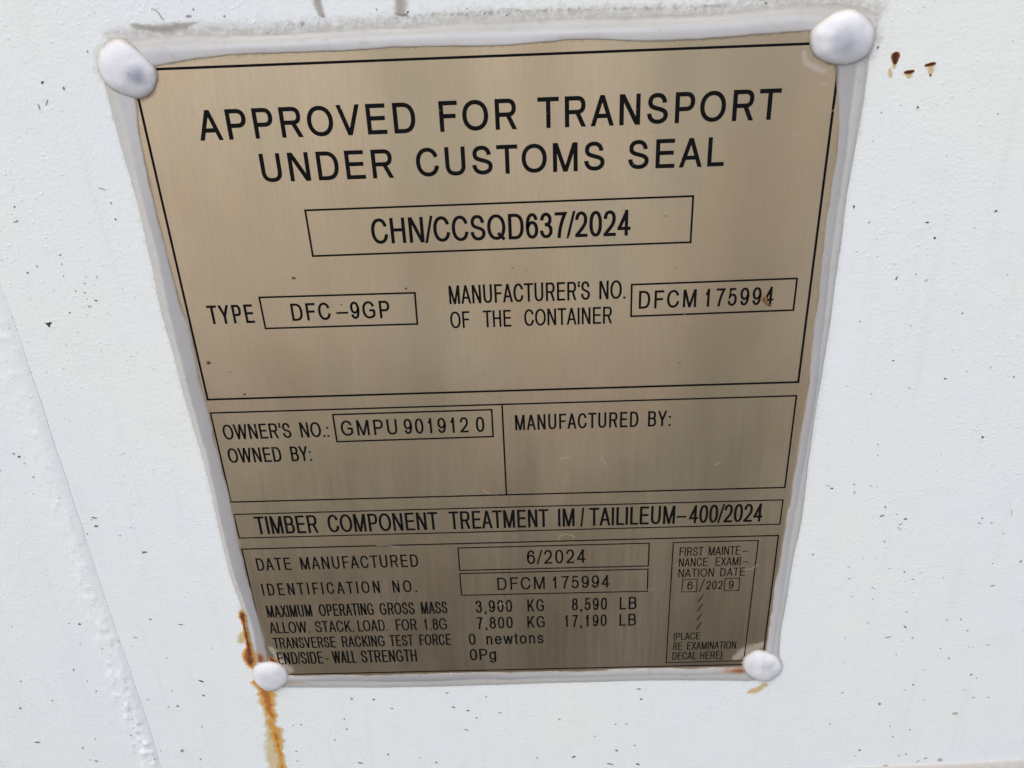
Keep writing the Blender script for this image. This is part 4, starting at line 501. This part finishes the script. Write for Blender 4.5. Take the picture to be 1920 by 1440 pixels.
# ---- printed frames
IZ = PZ+.03
def bar(vl, fl, p, q, w, z):
    p, q = np.array(p), np.array(q); d = (q-p)/np.hypot(*(q-p)); n_ = np.array([-d[1], d[0]])*w/2
    b = len(vl)
    for x in (p-n_, q-n_, q+n_, p+n_): vl.append(W(x[0], x[1], z))
    fl.append((b, b+1, b+2, b+3))
def frame(quad, w, extra=(), label=None):
    vl, fl = [], []
    q = [np.array(x, float) for x in quad]
    e = w/2
    bar(vl, fl, q[0]-[e, 0], q[1]+[e, 0], w, IZ); bar(vl, fl, q[3]-[e, 0], q[2]+[e, 0], w, IZ)
    bar(vl, fl, q[0]-[0, e], q[3]+[0, e], w, IZ); bar(vl, fl, q[1]-[0, e], q[2]+[0, e], w, IZ)
    for a, b in extra: bar(vl, fl, a, b, w, IZ)
    return mesh_obj('printed_frame', vl, fl, M_ink, plate, label=label)
frame([(0.1, PH), (200.1, PH), (200.1, 130.8), (0.1, 130.75)], .75, label='large black frame around the approval text')
frame([(0.0, 125.4), (200.1, 125.5), (200.1, 87.5), (0.0, 87.5)], .6, [((100.4, 125.1), (100.3, 87.8))], label='black frame split by one upright line')
frame([(0.0, 81.9), (200.0, 82.0), (200.0, 71.0), (0.0, 70.9)], .5, label='long narrow black frame around the timber line')
frame([(0.0, 65.65), (200.0, 65.75), (200.0, 0.1), (0.0, -.05)], .55, label='black frame around the lowest block of text')
for k in ('approval', 'type', 'maker', 'owner', 'date', 'ident', 'six', 'nine', 'exam'):
    q, w = DATA['boxes'][k]
    q = [list(x) for x in q]
    if k == 'exam': q = [[161.4, 63.7], [192.8, 63.65], [192.5, 2.3], [161.3, 2.0]]
    frame(q, w)
for a, b in [((172.45, 39.24), (174.1, 45.94)), ((172.3, 34.12), (174.11, 37.84)), ((172.31, 29.39), (174.15, 33.08)), ((172.29, 24.57), (174.14, 28.2)), ((172.27, 19.78), (174.14, 23.39))]:
    vl, fl = [], []; bar(vl, fl, a, b, .42, IZ); mesh_obj('printed_slash', vl, fl, M_ink, plate)

# ---- lettering: a plain grotesque drawn as strokes (metrics per 718 units of cap height)
ADV = dict(zip("ABCDEFGHIKLMNOPQRSTUVWXY", (667,667,722,722,667,611,778,722,278,667,556,833,722,778,667,778,722,667,611,722,667,944,667,667)))
BB = {'A':(14,654),'B':(74,627),'C':(44,681),'D':(81,674),'E':(86,616),'F':(86,583),'G':(48,709),'H':(77,646),'I':(91,188),'K':(76,663),'L':(76,537),'M':(73,761),'N':(76,646),'O':(39,739),'P':(86,622),'Q':(39,739),'R':(88,684),'S':(49,620),'T':(14,597),'U':(79,644),'V':(20,647),'W':(16,928),'X':(19,648),'Y':(14,653),
 '0':(37,519),'1':(101,359),'2':(26,507),'3':(34,522),'4':(25,523),'5':(32,514),'6':(38,518),'7':(37,523),'8':(38,517),'9':(42,514),'.':(87,191),',':(87,191),':':(87,191),'/':(-17,295),'-':(44,450),"'":(68,172),'(':(68,299),')':(34,265),'n':(65,491),'e':(40,515),'w':(14,709),'t':(10,275),'o':(35,521),'s':(32,464),'g':(40,499)}
for ch in '0123456789': ADV[ch] = 556
ADV.update({'.':278, ',':278, ':':278, '/':278, '-':500, "'":222, '(':333, ')':333, 'n':556, 'e':556, 'w':722, 't':278, 'o':556, 's':500, 'g':556})
XH = .705
def el(cx, cy, rx, ry, a0=90, a1=450, k=2.15, n=36):
    o = []
    for i in range(n+1):
        a = math.radians(a0+(a1-a0)*i/n); c, s_ = math.cos(a), math.sin(a)
        o.append((cx+rx*math.copysign(abs(c)**(2/k), c), cy+ry*math.copysign(abs(s_)**(2/k), s_)))
    return o
def bz(*p):
    o = [p[0]]
    for i in range(0, len(p)-1, 3):
        a, b, c, d = p[i:i+4]
        for k in range(1, 13):
            s_ = k/12; r = 1-s_
            o.append(tuple(r**3*a[q]+3*r*r*s_*b[q]+3*r*s_*s_*c[q]+s_**3*d[q] for q in (0, 1)))
    return o
# stroke kinds: S square capped straight, P butt capped path, D diagonal cut flat at both ends (ink heights), R rectangle dot
G = {
 'A': [('D',0,0,.5,1),('D',1,0,.5,1),('P',[(.16,.30),(.84,.30)])],
 'B': [('S',0,0,0,1),('P',[(0,1),(.5,1)]+bz((.5,1),(.78,1),(.93,.93),(.93,.765),(.93,.6),(.78,.53),(.5,.53))+[(0,.53)]),('P',bz((.5,.53),(.84,.53),(1,.44),(1,.265),(1,.09),(.84,0),(.52,0))+[(0,0)])],
 'C': [('P',bz((.97,.70),(.90,.9),(.74,1),(.52,1),(.2,1),(0,.8),(0,.5),(0,.2),(.2,0),(.51,0),(.78,0),(.95,.12),(1,.35)))],
 'D': [('S',0,0,0,1),('P',[(0,1),(.42,1)]+bz((.42,1),(.8,1),(1,.82),(1,.5),(1,.18),(.8,0),(.42,0))+[(0,0)])],
 'E': [('S',0,0,0,1),('S',0,1,.97,1),('S',0,.53,.92,.53),('S',0,0,1,0)],
 'F': [('S',0,0,0,1),('S',0,1,1,1),('S',0,.51,.86,.51)],
 'G': [('P',bz((.94,.72),(.87,.91),(.73,1),(.51,1),(.2,1),(0,.8),(0,.5),(0,.2),(.2,0),(.52,0),(.72,0),(.88,.06),(1,.16))+[(1,.46)]),('P',[(1.07,.47),(.55,.47)])],
 'H': [('S',0,0,0,1),('S',1,0,1,1),('P',[(0,.53),(1,.53)])],
 'I': [('S',.5,0,.5,1)],
 'K': [('S',0,0,0,1),('D',.98,1,.02,.30),('D',1,0,.33,.60)],
 'L': [('S',0,0,0,1),('S',0,0,1,0)],
 'M': [('S',0,0,0,1),('S',1,0,1,1),('D',.03,1,.5,0),('D',.97,1,.5,0)],
 'N': [('S',0,0,0,1),('S',1,0,1,1),('D',.01,1,.99,0)],
 'O': [('P',el(.5,.5,.5,.5))],
 'P': [('S',0,0,0,1),('P',[(0,1),(.55,1)]+bz((.55,1),(.85,1),(1,.9),(1,.725),(1,.54),(.85,.445),(.55,.445))+[(0,.445)])],
 'Q': [('P',el(.5,.5,.5,.5)),('P',[(.60,.24),(1.02,-.06)])],
 'R': [('S',0,0,0,1),('P',[(0,1),(.58,1)]+bz((.58,1),(.83,1),(.94,.91),(.94,.745),(.94,.57),(.83,.485),(.58,.485))+[(0,.485)]),('D',.97,0,.56,.52)],
 'S': [('P',bz((.92,.71),(.90,.9),(.74,1),(.48,1),(.2,1),(.05,.90),(.05,.745),(.05,.57),(.27,.545),(.5,.50),(.76,.45),(1,.41),(1,.255),(1,.10),(.8,0),(.52,0),(.24,0),(.02,.10),(0,.32)))],
 'T': [('S',0,1,1,1),('S',.5,0,.5,1)],
 'U': [('P',[(0,1.08),(0,.36)]+bz((0,.36),(0,.12),(.15,0),(.5,0),(.85,0),(1,.12),(1,.36))+[(1,1.08)])],
 'V': [('D',0,1,.5,0),('D',1,1,.5,0)],
 'W': [('D',0,1,.25,0),('D',.5,1,.25,0),('D',.5,1,.75,0),('D',1,1,.75,0)],
 'X': [('D',0,0,.97,1),('D',1,0,.03,1)],
 'Y': [('D',0,1,.5,.40),('D',1,1,.5,.40),('S',.5,0,.5,.40)],
 '0': [('P',el(.5,.5,.5,.5,k=2.3))],
 '1': [('S',1,0,1,1),('P',bz((.96,1),(.8,.86),(.45,.76),(0,.70)))],
 '2': [('P',bz((.03,.70),(.05,.9),(.24,1),(.51,1),(.8,1),(.98,.88),(.98,.715),(.98,.54),(.8,.42),(.52,.27),(.22,.12),(.08,.05),(.03,.0))),('S',.03,0,1,0)],
 '3': [('P',bz((.04,.73),(.1,.91),(.25,1),(.48,1),(.75,1),(.92,.89),(.92,.76),(.92,.60),(.72,.54),(.36,.54))),('P',bz((.36,.54),(.80,.54),(1,.44),(1,.275),(1,.1),(.78,0),(.48,0),(.22,0),(.04,.10),(0,.28)))],
 '4': [('S',.74,0,.74,1),('P',[(.78,1.02),(0,.25)]),('S',0,.25,1,.25)],
 '5': [('P',[(.98,1),(.2,1),(.08,.47)]+bz((.08,.47),(.2,.6),(.34,.65),(.5,.65),(.8,.65),(1,.53),(1,.33),(1,.13),(.8,0),(.48,0),(.22,0),(.04,.1),(0,.26)))],
 '6': [('P',bz((.95,.76),(.9,.92),(.76,1),(.55,1),(.2,1),(0,.8),(0,.45),(0,.15),(.2,0),(.52,0),(.8,0),(1,.13),(1,.325),(1,.52),(.8,.65),(.53,.65),(.27,.65),(.06,.53),(.01,.38)))],
 '7': [('P',[(-.1,1),(1,1)]+bz((1,1),(.68,.72),(.42,.36),(.34,-.08)))],
 '8': [('P',el(.5,.765,.43,.235)),('P',el(.5,.265,.5,.265))],
 '.': [('R',.5,0,1)], ',': [('R',.5,0,1),('P',[(.75,.06),(.75,-.06),(.2,-.21)])], ':': [('R',.5,0,1),('R',.5,.60,1)],
 "'": [('R',.5,1,-1),('P',[(.62,.90),(.30,.72)])],
 '/': [('d',-.12,-.03,1.12,1.03)], '-': [('H',.36)],
 '(': [('P',bz((1.25,1.07),(-.35,.75),(-.35,.12),(1.25,-.24)))], ')': [('P',bz((-.25,1.07),(1.35,.75),(1.35,.12),(-.25,-.24)))],
 'n': [('S',0,0,0,XH),('P',bz((0,.42),(.05,.6),(.25,XH),(.54,XH),(.85,XH),(1,.62),(1,.42))+[(1,-.08)])],
 'e': [('P',[(0.02,.37),(1,.37)]+bz((1,.37),(1,.58),(.82,XH),(.5,XH),(.2,XH),(0,.57),(0,.355),(0,.13),(.2,0),(.52,0),(.76,0),(.92,.07),(.98,.2)))],
 'w': [('D',0,.73,.25,0),('D',.5,.73,.25,0),('D',.5,.73,.75,0),('D',1,.73,.75,0)],
 't': [('P',[(.35,.97),(.35,.2)]+bz((.35,.2),(.35,.02),(.6,-.02),(1.2,.01))),('P',[(-.45,XH),(1.25,XH)])],
 'o': [('P',el(.5,XH/2,.5,XH/2))],
 's': [('P',[(x,y*XH) for x,y in bz((.92,.72),(.88,.92),(.72,1),(.48,1),(.2,1),(.05,.90),(.05,.745),(.05,.57),(.27,.545),(.5,.50),(.76,.45),(1,.41),(1,.255),(1,.10),(.8,0),(.52,0),(.24,0),(.02,.08),(0,.29))])],
 'g': [('P',el(.5,XH/2,.5,XH/2)),('P',[(1,.78),(1,-.02)]+bz((1,-.02),(1,-.2),(.8,-.27),(.5,-.27),(.25,-.27),(.08,-.22),(.05,-.1)))],
}
G['9'] = [('P', [(1-x, 1-y) for x, y in G['6'][0][1]])]
zc = [0]
def stroke_path(vl, fl, pts, w, z):
    p = [pts[0]]
    for q in pts[1:]:
        if math.hypot(q[0]-p[-1][0], q[1]-p[-1][1]) > 1e-4: p.append(q)
    p = np.array(p); closed = np.hypot(*(p[0]-p[-1])) < 1e-3
    if closed: p = p[:-1]
    n = len(p); b = len(vl)
    d = np.diff(np.vstack([p, p[:1]]) if closed else p, axis=0); d /= np.hypot(d[:, 0], d[:, 1])[:, None]
    for i in range(n):
        if closed: a, c = d[i-1], d[i]
        else: a, c = d[max(0, i-1)], d[min(i, len(d)-1)]
        t_ = a+c; t_ /= np.hypot(*t_)+1e-9; k = 1/max(.45, (t_@a))
        nn = np.array([-t_[1], t_[0]])*w/2*k
        for x in (p[i]+nn, p[i]-nn): vl.append(W(x[0], x[1], z))
    m_ = n if closed else n-1
    for i in range(m_):
        a, c = b+2*i, b+2*((i+1) % n)
        fl.append((a, a+1, c+1, c))
def glyph(vl, fl, ch, x0, y0, wd_, H, w):
    """ink box x0..x0+wd_, baseline y0, cap height H, stroke w"""
    hw = w/2
    if ch == 'I': hw = wd_/2
    mx_ = lambda x: x0+hw+x*(wd_-2*hw)
    my = lambda y: y0+w/2+y*(H-w)
    for s_ in G[ch]:
        zc[0] = (zc[0]+1) % 6; z = IZ+.004*zc[0]
        if s_[0] == 'P':
            stroke_path(vl, fl, [(mx_(x), my(y)) for x, y in s_[1]], w, z)
        elif s_[0] == 'S':
            a, b = np.array((mx_(s_[1]), my(s_[2]))), np.array((mx_(s_[3]), my(s_[4])))
            d = (b-a)/np.hypot(*(b-a)); stroke_path(vl, fl, [tuple(a-d*w/2), tuple(b+d*w/2)], w, z)
        elif s_[0] in 'Dd':
            w_ = w*(.78 if s_[0] == 'd' else 1)
            ya, yb = y0+s_[2]*H, y0+s_[4]*H
            dx = abs(s_[3]-s_[1])*wd_; dy = abs(yb-ya)
            q = .5*w_*math.hypot(dx, dy)/dy*.96
            xa, xb = x0+q+s_[1]*(wd_-2*q), x0+q+s_[3]*(wd_-2*q)
            b = len(vl)
            for x, y in ((xa-q, ya), (xa+q, ya), (xb+q, yb), (xb-q, yb)): vl.append(W(x, y, z))
            fl.append((b, b+1, b+2, b+3) if yb > ya else (b+3, b+2, b+1, b))
        elif s_[0] == 'H':
            stroke_path(vl, fl, [(x0, my(s_[1])), (x0+wd_, my(s_[1]))], w*.85, z)
        elif s_[0] == 'R':
            r = w*.52; cy = y0+s_[2]*(H-0)+s_[3]*r if s_[2] in (0, 1) else y0+s_[2]*H
            cx = x0+wd_/2; b = len(vl)
            for x, y in ((cx-r, cy-r), (cx+r, cy-r), (cx+r, cy+r), (cx-r, cy+r)): vl.append(W(x, y, z))
            fl.append((b, b+1, b+2, b+3))
FIT = []
for row in DATA['rows']:
    vl, fl = [], []
    H, y0 = row['h'], row['v']; w = H*row['s']; k = H/718
    for txt, a, b in row['w']:
        n = len(txt)
        nat = sum(ADV[c] for c in txt)-BB[txt[0]][0]-(ADV[txt[-1]]-BB[txt[-1]][1])
        if txt in ('-', '/'): hs = (b-a)/((BB[txt][1]-BB[txt][0])*k)
        else: hs = ((b-a)-(n-1)*row['t']*H)/(nat*k)
        FIT.append((txt, round(hs, 2)))
        pen = a-BB[txt[0]][0]*k*hs
        for c in txt:
            l, r = BB[c]
            glyph(vl, fl, c, pen+l*k*hs, y0, (r-l)*k*hs, H, w)
            pen += ADV[c]*k*hs+row['t']*H
    mesh_obj('lettering', vl, fl, M_ink, plate, label='black lettering reading '+' '.join(x[0] for x in row['w']))
print('FIT', FIT)

# ---- sealant beads
def bead(out, mid, inn, stains=(), seed=1, cloud=lambda s: .5):
    A = [resample(x, .6) for x in (out, mid, inn)]
    n = int(max(len(a) for a in A))
    A = [np.stack([np.interp(np.linspace(0, 1, n), np.linspace(0, 1, len(a)), a[:, k]) for k in (0, 1)], 1) for a in A]
    # profile: (fraction across, zone, height)
    prof = [(0, 0, -.1), (.03, .03, .12), (.08, .09, .34), (.17, .2, .60), (.30, .32, .80), (.42, .42, .92), (.50, .50, 1.06), (.56, .55, 1.17),
            (.62, .62, 1.24), (.70, .70, 1.26), (.78, .78, 1.25), (.86, .86, 1.22), (.93, .93, 1.15), (.975, .97, 1.02), (1.0, 1.0, .80)]
    jo, ji = lownoise(n, 7, .05, seed)+lownoise(n, 30, .10, seed+50), lownoise(n, 7, .05, seed+1)+lownoise(n, 26, .10, seed+51)
    jh = lownoise(n, 25, .10, seed+2)
    V_, Zn, Ru, Cl = [], [], [], []
    for i in range(n):
        o, m_, q = A[0][i], A[1][i], A[2][i]
        dq = (q-o)/np.hypot(*(q-o))
        o = o+dq*jo[i]; q = q+dq*ji[i]
        for f, z, h in prof:
            p = o+(m_-o)*(f/.5) if f < .5 else m_+(q-m_)*((f-.5)/.5)
            hh = h+(jh[i]*math.sin(f*math.pi) if 0 < f < 1 else 0)
            V_.append(W(p[0], p[1], hh)); Zn.append(z); Cl.append(cloud(i/(n-1)))
            ru = 0
            for su, sv_, sr, sa in stains: ru = max(ru, sa*math.exp(-((p[0]-su)**2/sr[0]**2+(p[1]-sv_)**2/sr[1]**2)))
            Ru.append(ru)
    fl_ = grid_faces(n, len(prof), False)
    # make normals face out of the wall
    a, b, c = (Vector(V_[k]) for k in fl_[len(prof)*3+4][:3])
    if (b-a).cross(c-a).y > 0: fl_ = [f[::-1] for f in fl_]
    return mesh_obj('sealant_bead', V_, fl_, M_seal, plate, True, {'zone': Zn, 'rust': Ru, 'cloud': Cl})
bead(D['bead_top_out'], D['bead_top_mid'], D['bead_top_in'], seed=21, cloud=lambda s: .14+.10*math.sin(s*9))
bead(D['bead_left_out'], D['bead_left_mid'], D['bead_left_in'], [(-2.6, 9.5, (2.2, 4.0), .95), (-6.4, 14, (1.2, 16), .9), (-1, 4, (4, 3), .5)], seed=31, cloud=lambda s: .1+.52*min(1, s*5)+.33*s)
bead(D['bead_right_out'], D['bead_right_mid'], D['bead_right_in'], seed=41, cloud=lambda s: .70-.4*max(0, s-.6)/.4)
bead(D['bead_bot_out'], D['bead_bot_mid'], D['bead_bot_in'], [(191, -3.0, (9, 2.2), .85), (8, -4.6, (7, 1.6), .55), (14, -6, (6, 1), .3)], seed=51, cloud=lambda s: .30+.68*math.exp(-((s-.33)/.24)**2))

# ---- sealant caps over the corner rivets
camn = [112.558, 288.263, 275.663]
def cap(outline, apex, hgt, spot, seed, dimple=0):
    ol = np.array(resample(outline+outline[:1], .5))[:-1]; n = len(ol)
    ol = np.stack([np.convolve(np.r_[ol[-4:, k], ol[:, k], ol[:4, k]], np.ones(9)/9, 'valid') for k in (0, 1)], 1); n = len(ol)
    c0 = ol.mean(0)
    sh = np.array([(camn[0]-c0[0])/camn[2], (camn[1]-c0[1])/camn[2]])
    ol = ol+sh*hgt*.30                      # the outline is seen part way up the dome
    ap = np.array(apex)+sh*hgt*1.2
    ctr = ol.mean(0)*.6+ap*.4
    r = np.random.RandomState(seed); V_, Sp, Ed = [], [], []
    th = np.arange(n)/n*2*math.pi
    def ringnoise(amp):
        return amp*sum(r.randn()*np.sin(k*th+r.rand()*6.3)/k**.5 for k in range(2, 8))/1.8
    lob = 1+ringnoise(.05); lmp = [ringnoise(.16), ringnoise(.14)]
    rings = [1.0, .985, .95, .89, .80, .70, .60, .50, .40, .30, .20, .12, .06]
    for q in rings:
        for i in range(n):
            p = ctr+(ol[i]-ctr)*(q if q < 1 else 1)
            h = hgt*(1-q**2.5)**.62*(1+(lob[i]-1)*q)
            dd = np.hypot(*(p-ap))/max(np.ptp(ol[:, 0]), 1)
            h += (lmp[0][i]*q*q*(1-q)*4*.8+lmp[1][i]*math.exp(-((q-.75)/.15)**2)*.7)*(hgt/2.5)
            if dimple: h += dimple*math.exp(-(dd/.11)**2)-.25*dimple*math.exp(-((dd-.24)/.08)**2)
            V_.append(W(p[0], p[1], h+(.55 if q < 1 else .1)))
            Sp.append(spot[0]*math.exp(-(dd/spot[1])**2)); Ed.append(max(0, (q-.62)/.38))
    F_ = []
    for k in range(len(rings)-1):
        for i in range(n):
            a, b = k*n+i, k*n+(i+1) % n
            F_.append((a, b, b+n, a+n))
    V_.append(W(ctr[0], ctr[1], hgt+.56+(dimple*.8 if dimple else 0))); Sp.append(spot[0]); Ed.append(0)
    L = (len(rings)-1)*n
    for i in range(n): F_.append((L+i, L+(i+1) % n, len(V_)-1))
    a, b, c = (Vector(V_[k]) for k in F_[n*6][:3])
    if (b-a).cross(c-a).y > 0: F_ = [f[::-1] for f in F_]
    return mesh_obj('sealant_cap', V_, F_, M_cap, plate, True, {'spot': Sp, 'edge': Ed})
AP = D['apex']
cap(D['cap_tl'], AP[0], 2.5, (1.0, .19), 61, .5)
cap(D['cap_tr'], AP[1], 3.1, (.85, .27), 62, .3)
cap(D['cap_bl'], AP[2], 2.4, (.5, .26), 63)
cap(D['cap_br'], AP[3], 2.3, (.5, .28), 64)

# ---- wear on the plate
vl, fl = [], []
def scratch(pts, w):
    stroke_path(vl, fl, pts, w, PZ+.07)
for p in EX['scr']:
    vl, fl = [], []; scratch([tuple(q) for q in p], .10); mesh_obj('scratch', vl, fl, M_scr, plate)
vl, fl = [], []
for k in range(150):
    u, v = rnd.uniform(2, 198), rnd.uniform(1, 238)
    a = rnd.uniform(0, 6.28); L = rnd.choice((.15, .2, .25, .3, .5, .9)); L *= .7
    scratch([(u, v), (u+L*math.cos(a), v+L*math.sin(a)+.05)], rnd.uniform(.06, .15))
mesh_obj('fine_scratches', vl, fl, M_scr, plate)['kind'] = 'stuff'
def crumb(u, v, r):
    k = 9; b = len(vl); vl.append(W(u, v, PZ+.08+r*.25))
    for q in range(k):
        t_ = 6.283*q/k; rr = r*rnd.uniform(.45, 1.1); vl.append(W(u+rr*math.cos(t_), v+rr*.75*math.sin(t_), PZ+.06))
    for q in range(k): fl.append((b, b+1+q, b+1+(q+1) % k))
for u, v, r in EX['pdirt']:
    vl, fl = [], []; crumb(u, v, r); mesh_obj('dirt_speck', vl, fl, M_hair, plate)
vl, fl = [], []
for k in range(45): crumb(rnd.uniform(4, 196), rnd.uniform(3, 235), rnd.uniform(.08, .2))
mesh_obj('dirt_specks', vl, fl, M_hair, plate)['kind'] = 'stuff'
fk = EX['fleck']; cu, cv = np.mean([p[0] for p in fk]), np.mean([p[1] for p in fk])
vl = [W(p[0], p[1], PZ+.08) for p in fk]+[W(cu, cv, PZ+.35)]
mesh_obj('brown_fleck', vl, [(i, (i+1) % len(fk), len(fk)) for i in range(len(fk))], M_fleck, plate, label='brown fleck of dirt stuck on the last digit')
pz = lambda u, v: PZ
for t_ in EX['film']: ribbon('sealant_film', t_, .015, M_film, plate, zf=pz)
ribbon('rust_edge', [[a, b, c*1.25] for a, b, c in EX['edge'][0]], 0.0, M_edge, plate, .25, 17, 'orange and dark red rust along the sealant edge', zf=lambda u, v: max(.12, min(1.0, (u+8.5)*.33)))
ribbon('rust_mark', EX['corner'][0][:3], .14, M_edge, plate, .2, 11, zf=pz)
keep_world(plate)
